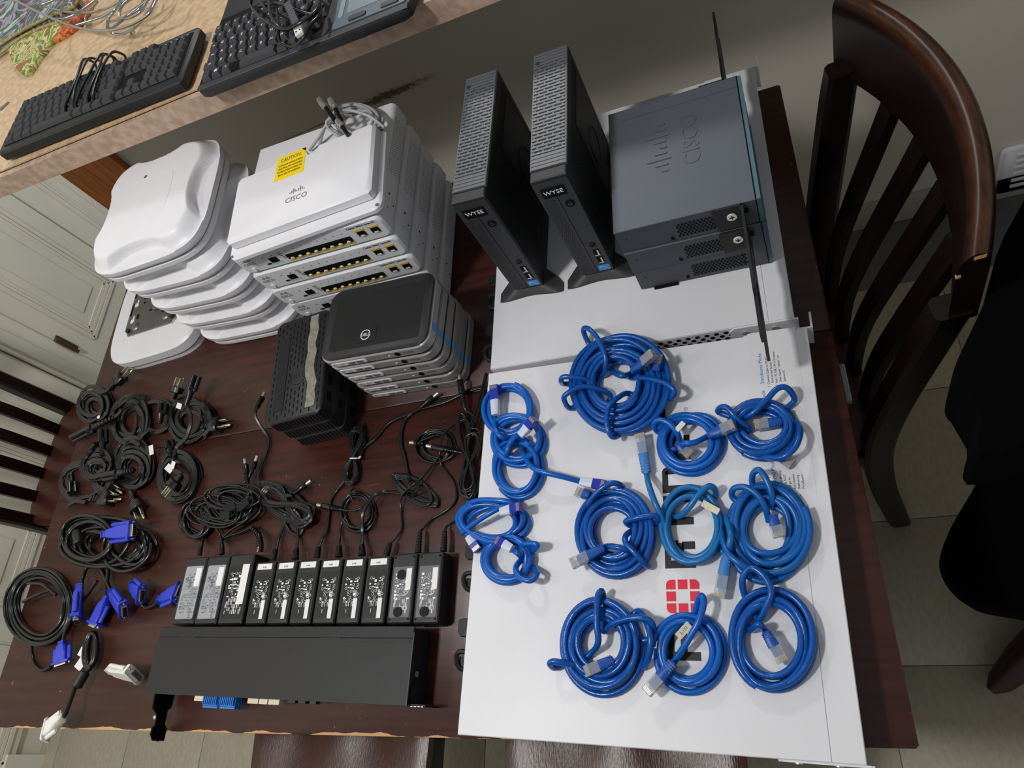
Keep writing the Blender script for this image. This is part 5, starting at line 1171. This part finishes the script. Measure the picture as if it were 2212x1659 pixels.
bpart(bricks[10], [lead(10, [(961, 1145, .011), (968, 1134, .006), (985, 1125, .003), (1007, 1119, .003), (1025, 1112, .003)]), hank((1018, 1000), -8, 76, 20, 0, .006, 6, .0017, 82, True, .15), lead(10, [(1012, 930, .012), (1030, 880, .010), (1042, 835, .008), (1050, 805, .010)]), lead(10, [(1016, 930, .014), (1036, 880, .012), (1046, 840, .010), (1052, 808, .006)]), lead(10, [(1025, 900, .010), (1019, 894, .010), (1008, 888, .010), (1004, 880, .012)])], .0017)
bbarrel(bricks[10], at(1004, 882, .012), at(991, 809, .020))

# ------------------------------------------------------------ black power cords, back left of the table
GP = 'coiled black power cords'
def cord(lb, cpx, paths, c5=(), ac=(), r=.00155, lobes=3, tags=()):
    t = cable_thing('power_cable', lb, 'cable', cpx, 0, GP)
    lay(t, 'cord', BLACK_RB, paths, r, lobes)
    for a, b_, *q in c5: c5_conn(t, at(*a), at(*b_), q[0] if q else 0)
    for a, b_, *q in ac: ac_plug(t, at(*a), at(*b_), q[0] if q else 0)
    for g in tags: tag_lb(t, *g)
cord('black power cord at the back left, its plug prongs pointing to the doors', (206, 876), [coil((207, 877, 36, 37), .0, 8, .40, .0019, 101, 3, .17), px_path([(215, 848, .014), (228, 845, .014), (238, 838, .014)])], ac=[((236, 842, .012), (279, 798, .018))], tags=[((213, 901), .022, .006, .006, .4)])
cord('black power cord whose slim connector points left over the table edge', (283, 905), [coil((283, 906, 45, 53), .0, 8, .42, .0019, 102, 3, .19), px_path([(262, 884, .022), (255, 895, .02), (243, 903, .016)]), px_path([(240, 890, .006), (265, 870, .02), (290, 855, .018), (315, 858, .012)])], c5=[((247, 901, .016), (157, 947, .016))])
cord('black power cord ring with two bright prongs standing at its upper right', (338, 900), [coil((339, 899, 35, 38), .0, 3, .78, .0021, 103, 2, .05), px_path([(325, 925, .012), (310, 938, .014), (302, 952, .010)])], c5=[((345, 915, .014), (352, 872, .020))], ac=[((374, 862, .018), (390, 817, .026))])
cord('black power cord with white tag, grounded plug pointing right', (410, 907), [coil((410, 908, 45, 46), .0, 8, .42, .0019, 104, 3, .19), px_path([(405, 880, .03), (412, 905, .03), (405, 940, .022), (395, 953, .016), (382, 966, .012), (376, 985, .012)]), px_path([(436, 870, .014), (452, 895, .016), (455, 920, .014), (440, 942, .008)])], c5=[((402, 876, .034), (424, 812, .044))], ac=[((440, 922, .012), (490, 915, .014))], tags=[((387, 877), .036, .014, .010, -.4)])
cord('round black power cord coil with white tag, plug lying on top of it', (386, 1030), [coil((387, 1030, 46, 54), .0, 8, .55, .0019, 105, 3, .09), px_path([(376, 985, .012), (372, 1000, .02), (378, 1015, .024), (392, 1024, .024)])], c5=[((372, 988, .010), (364, 955, .010))], ac=[((393, 1026, .024), (357, 1072, .026))], tags=[((366, 1012), .026, .012, .016, .9), ((374, 1004), .028, .010, .012, -.4)])
cord('black power cord coil with white tag at its upper right, cloverleaf connector across it', (290, 1008), [coil((288, 1008, 45, 55), .0, 9, .44, .0019, 106, 3, .14), px_path([(272, 960, .012), (285, 952, .018), (302, 962, .016)]), px_path([(280, 1060, .008), (284, 1068, .008), (288, 1076, .010)])], c5=[((290, 1015, .026), (224, 1029, .022))], ac=[((286, 1072, .012), (304, 1116, .014))], tags=[((327, 972), .020, .010, .018, .2)])
cord('loose black power cord by the left table edge, grounded plug pointing right', (180, 1040), [coil((178, 1038, 52, 44), .0, 3, .72, .0021, 107, 2, .10), coil((215, 1010, 36, 34), .006, 6, .4, .0019, 108, 3, .18), px_path([(185, 1085, .006), (165, 1082, .006), (150, 1090, .006), (145, 1098, .006)])], c5=[((222, 985, .014), (222, 930, .018)), ((154, 1024, .010), (156, 1066, .010))], ac=[((196, 1078, .012), (254, 1076, .012))])
cord('short black power cord in the back left pile, two prongs turned towards the table centre', (232, 1040), [coil((226, 1040, 30, 26), .004, 3, .6, .0019, 109, 2, .12), px_path([(205, 970, .012), (190, 985, .012), (180, 1002, .010), (195, 1010, .012)])], ac=[((232, 1046, .014), (256, 1062, .014))], c5=[((190, 985, .012), (212, 960, .016))])

# ------------------------------------------------------------ monitor cables at the left end
GV = 'black monitor cables with blue plugs'
def vcab(lb, cpx, paths, plugs, r=.0034):
    t = cable_thing('monitor_cable', lb, 'cable', cpx, 0, GV)
    lay(t, 'cable', BLACK_RB, paths, r, 1, 10)
    for a, b_, *q in plugs: vga(t, at(*a), at(*b_), q[0] if q else 0)
    return t
t = vcab('thick tangled black monitor cable pile with a blue plug lying on top', (225, 1172), [coil((228, 1172, 103, 56), .0, 8, .45, .0033, 121, 3, .14), coil((190, 1168, 62, 50), .012, 4, .7, .0033, 122, 2, .10), coil((278, 1180, 55, 50), .008, 4, .6, .0033, 124, 2, .12), px_path([(190, 1150, .028), (205, 1148, .034), (226, 1154, .034)])], [((222, 1155, .032), (291, 1145, .034), .2), ((234, 1288, .012), (201, 1355, .014), .15)])
f = MB(); pp = [at(165, 1148, .030), at(170, 1174, .030)]; f.tube([pp[0], pp[0] + (pp[1] - pp[0]) * .1, pp[0] + (pp[1] - pp[0]) * .9, pp[1]], [.006, .0075, .0075, .006], 14); f.build('ferrite_core', BLACK_PL, t, t.location)
lay(t, 'lead', BLACK_RB, [px_path([(238, 1205, .012), (234, 1235, .012), (230, 1265, .012), (229, 1292, .012)])], .0034, 1, 10)
t = vcab('thin black monitor cable in a neat wide ring at the left table edge', (86, 1306), [coil((86, 1306, 75, 84), .0, 8, .66, .0028, 123, 2, .03), px_path([(68, 1394, .004), (70, 1420, .003), (78, 1440, .003), (92, 1448, .003), (110, 1440, .006)]), px_path([(50, 1300, .018), (80, 1285, .022), (108, 1275, .018)]), px_path([(60, 1260, .016), (90, 1262, .022), (122, 1285, .016)])], [((136, 1384, .016), (134, 1437, .012), -.1)], .0028)
lay(t, 'lead', BLACK_RB, [px_path([(210, 1255, .020), (185, 1290, .016), (160, 1325, .014), (142, 1360, .016), (136, 1386, .016)])], .0028, 1, 10)
t = vcab('black monitor cable whose blue plug faces the grey-labelled power brick', (344, 1298), [px_path([(300, 1300, .010), (315, 1312, .006), (330, 1308, .008), (345, 1298, .012)])], [((342, 1298, .014), (389, 1277, .018), -.35), ((284, 1262, .016), (308, 1287, .020), .5)])
t = vcab('black monitor cable with two blue plugs half hidden under the other cables', (250, 1295), [px_path([(176, 1262, .014), (180, 1245, .010), (190, 1225, .008), (215, 1225, .008), (228, 1252, .010), (239, 1276, .016)])], [((238, 1276, .021), (270, 1322, .020), .7), ((172, 1262, .021), (166, 1344, .0205), .9)])

GD = 'white and black video cable'
t = thing('video_cable', 'short black video cable bundle ending in a white plug over the table edge', 'cable', at(190, 1440, 0), 0)
lay(t, 'cable', BLACK_RB, [hank((199, 1404), -6, 44, 13, 4, .002, 3, .0034, 131, False, .06), px_path([(196, 1440, .014), (188, 1450, .016), (182, 1458, .018)]), px_path([(163, 1482, .022), (155, 1505, .026), (142, 1540, .032), (136, 1550, .034)])], .0034, 1, 10)
f = MB(); pp = [at(184, 1450, .018), at(163, 1486, .022)]; f.tube([pp[0], pp[0] + (pp[1] - pp[0]) * .08, pp[0] + (pp[1] - pp[0]) * .9, pp[1]], [.006, .0085, .0085, .0055], 14); f.build('ferrite_core', BLACK_PL, t, t.location)
for px, py, a, w_, d_ in ((177, 1408, 1.2, .014, .010), (174, 1434, 1.0, .018, .014)): tag_lb(t, (px, py), .010, w_, d_, a)
vga(t, at(138, 1549, .034), at(97, 1580, .036), .35, IVORY, W_=.040, pins=(8, 3))
vga(t, at(234, 1446, .0225), at(296, 1459, .0245), 1.1, IVORY, W_=.036, pins=(8, 3))

# ------------------------------------------------------------ antenna pigtails
t = [o for o in COL.objects if o.name == 'antenna_panel'][0]
bpy.context.view_layer.update()
b = MB()
for P in (coil((768, 258, 60, 33), .232, 5, .74, .0024, 141, 2, .09), px_path([(668, 325, .225), (690, 295, .235), (705, 270, .245), (725, 258, .25)]), px_path([(690, 312, .225), (700, 280, .24), (712, 262, .25), (735, 250, .26), (760, 250, .25)]), px_path([(830, 275, .24), (800, 252, .255), (765, 240, .262), (740, 238, .26), (725, 240, .262)]), px_path([(745, 300, .24), (725, 290, .25), (708, 275, .255), (706, 262, .26), (716, 255, .26)])): b.tube(P, .0024, 8)
o = b.build('pigtail_cable', GREY_CB, t, ang=70); o.matrix_local = t.matrix_basis.inverted()
for a, c in (((722, 258, .262), (690, 214, .272)), ((738, 262, .262), (714, 214, .276)), ((752, 292, .256), (730, 260, .262))):
    p0, p1 = at(*a), at(*c); M = t.matrix_basis.inverted() @ seg_basis(p0, p1); L = (p1 - p0).length
    q = MB(); q.tube([(0, 0, 0), (L * .62, 0, 0)], .0034, 10); q = q.build('heat_shrink', BLACK_RB, t); q.matrix_local = M
    s = MB(); s.tube([(L * .55, 0, 0), (L * .66, 0, 0)], .0042, 6); s.tube([(L * .66, 0, 0), (L * .9, 0, 0)], .0058, 16); s.tube([(L * .9, 0, 0), (L, 0, 0)], .0050, 16); s = s.build('connector', SILVER, q)
    d = MB(); d.disc((L + .0002, 0, 0), (1, 0, 0), .0036, 12); d.build('connector_bore', GREY_PT, s)
    d = MB(); d.tube([(L, 0, 0), (L + .001, 0, 0)], .0010, 8); d.build('centre_pin', GOLD, s)

# ------------------------------------------------------------ keyboards on the counter
def keycap(w_, d_, h_, m):
    b = MB(); L = []
    for z, fx in ((0, 0.0), (h_ * .85, .0020), (h_, .0026)): L.append([(a * (w_ / 2 - fx), c * (d_ / 2 - fx) + (0.0006 if z else 0), z) for a, c in ((-1, -1), (1, -1), (1, 1), (-1, 1))])
    return b.loft(L).mesh('key', m)
KEYM = mat('black_keycap', (44, 45, 49), 0.6)
kc = {}
def add_key(t, x, y, z, w_, d_=.0172, h_=.0055, txt=None, sz=.0062):
    k = (round(w_, 4), round(d_, 4), h_)
    if k not in kc: kc[k] = keycap(w_, d_, h_, KEYM)
    o = part('key', kc[k], t); o.location = (x, y, z)
    if txt: letter(txt, sz, WHITE_PT, o, Matrix.Translation((-.0016 if len(txt) < 3 else 0, .001, h_ + .0001)))
    return o
U = 0.01905
# full keyboard with its cord wound round the middle
t = thing('keyboard', 'full size black keyboard with its cord wound round the middle, left one on the counter', 'keyboard', (-0.385, 0.434, T + HC), R_(-1.5), 'black keyboards on the counter')
KL, KD = 0.440, 0.128
MB().prism([(-KL + .006, 0), (-.006, 0), (0, .006), (0, KD - .006), (-.006, KD), (-KL + .006, KD), (-KL, KD - .006), (-KL, .006)], 0.004, 0.022, None, 0.003).build('case', BLACK_PL, t)
MB().prism([(-KL + .012, .016), (-.010, .016), (-.010, KD - .012), (-KL + .012, KD - .012)], 0.0222, 0.0226).build('key_bed', BLACK_DK, t)
for x in (-.03, -KL + .03): MB().box((x, KD - .02, .0028), (.03, .01, .005)).build('foot', BLACK_PL, t)
rows = [('', [1.25, 1.25, 1.25, 5.5, 1.25, 1.25, 1.25, 1.25]), ('', [2.25] + [1] * 10 + [2.0]), ('', [1.75] + [1] * 11 + [1.5]), ('', [1.5] + [1] * 12 + [.75]), ('', [1] * 13 + [1.25]), ('', [1, .01] + [1] * 12)]
for r, (_, ws) in enumerate(rows):
    x = -KL + .014; y = .026 + r * .0178
    for w_ in ws:
        if w_ > .1: add_key(t, x + w_ * U / 2, y, .0226, w_ * U - .0016, .0162)
        x += w_ * U
for r in range(6):
    y = .026 + r * .0178
    for c_ in range(3):
        if r in (3, 4, 5) or r == 0 or (r == 1 and c_ == 1): add_key(t, -.098 - U * (2.1 - c_), y, .0226, U - .0016, .0162)
    for c_ in range(4):
        if r < 5: add_key(t, -.014 - U * (3.5 - c_), y, .0226, U - .0016, .0162)
lg = MB()
for k in range(5): lg.box((-.022 - .012 * k, KD - .014, .0228), (.004, .0008, .0003))
lg.build('indicator_print', WHITE_PT, t)
P = []
for k in range(5):
    n_ = at(158 + 15 * k, 254 - 5 * k, HC + .012); f_ = at(196 + 16 * k, 140 - 4 * k, HC + .014)
    n2_ = at(150 + 15 * k, 262 - 5 * k, HC + .012); d = (f_ - n_)
    for u, hh in ((-.06, .005), (-.09, .012), (.02, .0285), (.25, .0315 + .002 * (k % 2)), (.6, .0315), (.95, .029), (1.06, .018), (1.04, .004), (.5, .0028)):
        q = n_ + d * u; q.x += .007 * math.sin(k * 2.3 + u * 3.1); q.z = T + HC + hh; P.append(q)
b = MB(); b.tube(spline(P, 6), .0022, 8); o = b.build('cord', BLACK_RB, t, ang=70); bpy.context.view_layer.update(); o.matrix_local = t.matrix_basis.inverted()
# compact keyboard with touchpad
t = thing('keyboard', 'black keyboard with grey touchpad and a tangled cord on top, right one on the counter', 'keyboard', (-0.3231, 0.4051, T + HC), R_(-1.0), 'black keyboards on the counter')
K2, D2 = 0.350, 0.215
MB().prism([(-.022, .004), (-.018, -.008), (-.010, -.012), (K2 - .014, -.012), (K2 - .002, -.006), (K2, .004), (K2, D2), (-.022, D2)], 0.003, 0.018, None, 0.003).build('case', BLACK_PL, t)
wr_ = MB(); L = []
for k in range(2): pass
wr_.prism([(-.020, -.010), (K2 - .004, -.010), (K2 - .004, .000), (-.020, .002)], 0.017, 0.0195, None, .001); wr_.build('front_bezel', mat('slate_plastic', (44, 47, 54), 0.5, bump=.1, bs=1500), t)
MB().prism([(-.019, .003), (.205, .003), (.205, .150), (-.019, .150)], .018, .0184).build('key_bed', BLACK_DK, t)
RR = [(.0125, [('', 1.0), ('', 1.0), ('alt', 1.0), None, ('', 3.6), ('', 1), ('', 1), ('', 1.2)], -.0125), (.0345, [('shift', 1.5)] + [(c_, 1) for c_ in 'ZXCVBNM,.'] + [('', .9)], -.0165),
      (.0555, [('caps', 1.1)] + [(c_, 1) for c_ in 'ASDFGHJKL;'] + [('', .6)], -.0135), (.0770, [('tab', 1.0)] + [(c_, 1) for c_ in 'QWERTYUIOP'] + [('', .9)], -.0165),
      (.0990, [('`', .5)] + [(c_, 1) for c_ in '1234567890-'] + [('', .5)], -.0185), (.1190, [(n_, .93) for n_ in ('esc', 'F1', 'F2', 'F3', 'F4', 'F5', 'F6', 'F7', 'F8', 'F9', 'F10', 'F11')], -.0185)]
for y, ks, x in RR:
    for e in ks:
        if e is None: x += .8 * U; continue
        tx, w_ = e; w_ *= U
        o = add_key(t, x + w_ / 2, y, .0184, w_ - .0016, .0178, .006, tx or None, .0068 if len(tx) == 1 else .0034)
        x += w_
wn = [o for o in t.children if o.name.startswith('key') and abs(o.location.y - .0125) < .001][1]
q = MB()
for a in (-1, 1):
    for c_ in (-1, 1): q.box((a * .0013, c_ * .0013 + .001, .0062), (.0021, .0021, .0002))
q.build('window_symbol', WHITE_PT, wn)
wl_ = MB(); wl_.box((.028 + .018, .0125, .0186), (.012, .016, .001)); wl_.build('empty_key_well', BLACK_DK, t)
pn = plate('touchpad_frame', mat('blue_grey_plastic', (84, 98, 108), 0.4), t, TOPX((.282, .060, .018)), .118, .110, .004, .0012)
plate('touchpad', mat('grey_touchpad', (116, 130, 138), 0.5, bump=.1, bs=2000), pn, Matrix.Translation((.008, .008, .0012)), .092, .078, .003, .0006)
plate('scroll_strip', mat('grey_strip', (130, 142, 150), 0.5), pn, Matrix.Translation((-.048, .006, .0012)), .008, .082, .003, .0006)
for x in (-.018, .034):
    k_ = plate('touchpad_button', mat('dark_button', (40, 44, 50), 0.45), pn, Matrix.Translation((x, -.046, .0012)), .028, .009, .003, .0016)
b = MB()
for P in (((541, 10, .375), (552, 28, .385), (577, 48, .39), (612, 63, .39), (648, 50, .392), (683, 23, .39), (690, -6, .385)), ((580, -6, .388), (584, 30, .392), (596, 52, .392), (610, 64, .388), (630, 62, .386)), ((598, 20, .384), (601, 60, .388), (602, 81, .384), (612, 96, .378), (635, 100, .378), (655, 83, .384), (668, 56, .388), (690, 32, .385), (694, 0, .38)),
          ((541, 10, .375), (546, -10, .385), (570, -14, .39)), ((556, -8, .386), (575, 20, .382), (600, 30, .38), (640, 40, .38), (672, 10, .384), (668, -10, .386)), ((560, 14, .378), (600, 8, .386), (640, 22, .39), (676, 30, .384), (700, 10, .38))): b.tube(px_path(P), .0024, 8)
o = b.build('cord', BLACK_RB, t, ang=70); bpy.context.view_layer.update(); o.matrix_local = t.matrix_basis.inverted()
p0, p1 = at(622, 8, .392), at(641, 52, .388); M = t.matrix_basis.inverted() @ seg_basis(p0, p1); L = (p1 - p0).length
q = MB(); q.box((L / 2, 0, 0), (L, .0095, .006))
for k in range(9): q.box((L * (.08 + .105 * k), 0, 0), (.0016, .0125, .0064))
q = q.build('cable_strap', mat('smoky_plastic', (92, 92, 98), 0.35, trans=.25), t); q.matrix_local = M
p0, p1 = at(641, 52, .386), at(648, 76, .382); M = t.matrix_basis.inverted() @ seg_basis(p0, p1); L = (p1 - p0).length
q = MB(); q.box((L / 2, 0, 0), (L, .0118, .0046)); q = q.build('usb_plug', IVORY, t); q.matrix_local = M
for y in (-.003, .003): MB().box((L * .7, y, .0024), (.0024, .0022, .0003)).build('usb_hole', BLACK_DK, q)

# ------------------------------------------------------------ silver cable coil and woven cloth on the counter
t = thing('silver_cable_coil', 'springy coil of shiny silver clad cable at the back left of the counter', 'cable', at(200, 30, HC))
b = MB()
for P in (((24, -4, .38), (65, 17, .40), (121, 43, .40), (174, 61, .39), (228, 67, .385), (282, 54, .39), (321, 30, .40), (340, -4, .40)), ((65, 16, .40), (95, 8, .39), (124, -4, .385)), ((87, 11, .375), (134, 24, .37), (184, 28, .37), (228, 19, .375), (268, -4, .38)), ((126, 41, .40), (150, 36, .395), (174, 24, .39), (212, -4, .38)), ((143, -4, .38), (131, 24, .39), (134, 37, .40)),
          ((210, 4, .37), (189, 28, .36), (184, 46, .352), (191, 61, .35)), ((165, 54, .39), (217, 37, .38), (256, 13, .385), (274, -6, .39)), ((232, 61, .385), (234, 42, .39), (245, 26, .395), (258, 10, .39), (262, -4, .385)), ((258, 35, .39), (259, 22, .395), (268, 8, .395), (284, -4, .39)), ((241, 63, .385), (278, 32, .38), (324, -4, .385)), ((236, 60, .375), (239, 70, .365), (256, 74, .358), (274, 70, .36), (297, 54, .37), (325, 20, .375), (336, -4, .38)), ((255, 40, .38), (275, 40, .385), (300, 28, .39), (318, 4, .39)), ((232, 48, .37), (262, 40, .375), (300, 20, .38), (310, -4, .38))):
    b.tube(px_path(P), .0026, 8)
b.build('cable', mat('silver_cladding', (176, 175, 172), 0.25, metal=1.0), t, t.location, ang=70)
p0, p1 = at(283, 66, .362), at(291, 78, .352); q = MB(); q.tube([p0, p0 + (p1 - p0) * .5], .0055, 12); q.tube([p0 + (p1 - p0) * .5, p1], .0032, 10); q.build('connector', SILVER, t, t.location)

def cloth_mat(nm, cols, sc):
    m = bpy.data.materials.new(nm); m.use_nodes = True; nt = m.node_tree; b = nt.nodes['Principled BSDF']; b.inputs['Roughness'].default_value = .85
    tc = nt.nodes.new('ShaderNodeTexCoord'); n = nt.nodes.new('ShaderNodeTexNoise'); n.inputs['Scale'].default_value = sc; n.inputs['Detail'].default_value = 3; n.inputs['Distortion'].default_value = 1.6
    nt.links.new(tc.outputs['Object'], n.inputs['Vector']); r = nt.nodes.new('ShaderNodeValToRGB'); r.color_ramp.interpolation = 'CONSTANT'
    e = r.color_ramp.elements; k = len(cols)
    e[0].position = 0; e[0].color = lin(cols[0]); e[1].position = .3 + .4 / k; e[1].color = lin(cols[1])
    for i in range(2, k): x = e.new(.3 + .4 * i / k); x.color = lin(cols[i])
    nt.links.new(n.outputs['Fac'], r.inputs[0]); nt.links.new(r.outputs[0], b.inputs['Base Color'])
    w_ = nt.nodes.new('ShaderNodeTexNoise'); w_.inputs['Scale'].default_value = 700; nt.links.new(tc.outputs['Object'], w_.inputs['Vector'])
    bu = nt.nodes.new('ShaderNodeBump'); bu.inputs['Strength'].default_value = .5; bu.inputs['Distance'].default_value = .002; nt.links.new(w_.outputs['Fac'], bu.inputs['Height']); nt.links.new(bu.outputs[0], b.inputs['Normal'])
    return m
t = thing('woven_cloth', 'folded tapestry cloth with leaf pattern in the back left corner of the counter', 'cloth', at(80, 50, HC))
def cl(name, P, z0, z1, m, lb=None):
    Q = [at(x, y, HC + z1) for x, y in P]; MB().prism([(p.x, p.y) for p in Q], T + HC + z0, T + HC + z1, None, .0015).build(name, m, t, t.location, label=lb)
cl('lining_corner', [(17, 106), (40, 86), (65, 69), (100, 56), (123, 49), (132, 51), (124, 66), (111, 87), (84, 120), (60, 156), (50, 158), (41, 155), (26, 139)], 0, .010, cloth_mat('leaf_print', [(120, 60, 40), (196, 178, 130), (120, 150, 50), (206, 190, 150), (98, 128, 40), (160, 96, 60)], 18), 'leaf printed corner in green, cream and rust')
cl('lining_corner', [(132, 51), (158, 40), (182, 26), (186, 0), (196, -6), (200, 0), (190, 24), (171, 52), (150, 68), (130, 80), (111, 89), (122, 70)], 0, .008, cloth_mat('orange_print', [(120, 40, 20), (176, 70, 34), (206, 120, 60), (150, 50, 26)], 40), 'orange red corner')
cl('top_panel', [(-25, 112), (0, 96), (38, 72), (90, 44), (130, 26), (160, 13), (172, -5), (60, -12), (-25, -10), (-40, 50)], 0, .016, cloth_mat('woven_scene', [(70, 90, 84), (110, 84, 96), (150, 150, 165), (84, 100, 92), (176, 186, 180), (92, 70, 80)], 10), 'woven panel in grey green and mauve')
PIPE = mat('yellow_green_piping', (150, 142, 84), .8, var=.35, vs=220)
b = MB(); b.tube(px_path([(-20, 108, HC + .017), (0, 96, HC + .017), (38, 72, HC + .017), (90, 44, HC + .017), (130, 26, HC + .017), (160, 13, HC + .017), (172, -6, HC + .017)]), .0030, 8); b.build('piping', PIPE, t, t.location)
b = MB(); b.tube(px_path([(-20, 130, HC + .008), (0, 115, HC + .009), (40, 85, HC + .011), (64, 71, HC + .012), (100, 56, HC + .012), (124, 48, HC + .011), (140, 40, HC + .011)]), .0030, 8); b.build('piping', PIPE, t, t.location)
b = MB(); b.prism([(0, 0), (.018, .016), (.012, .020), (-.010, .008)], 0, .0015); b = b.build('blade', STEEL)
b['label'] = 'tip of a small grey metal piece at the left frame edge of the counter'; b['category'] = 'metal piece'; b.name = 'metal_strip'; b.location = at(2, 240, HC)
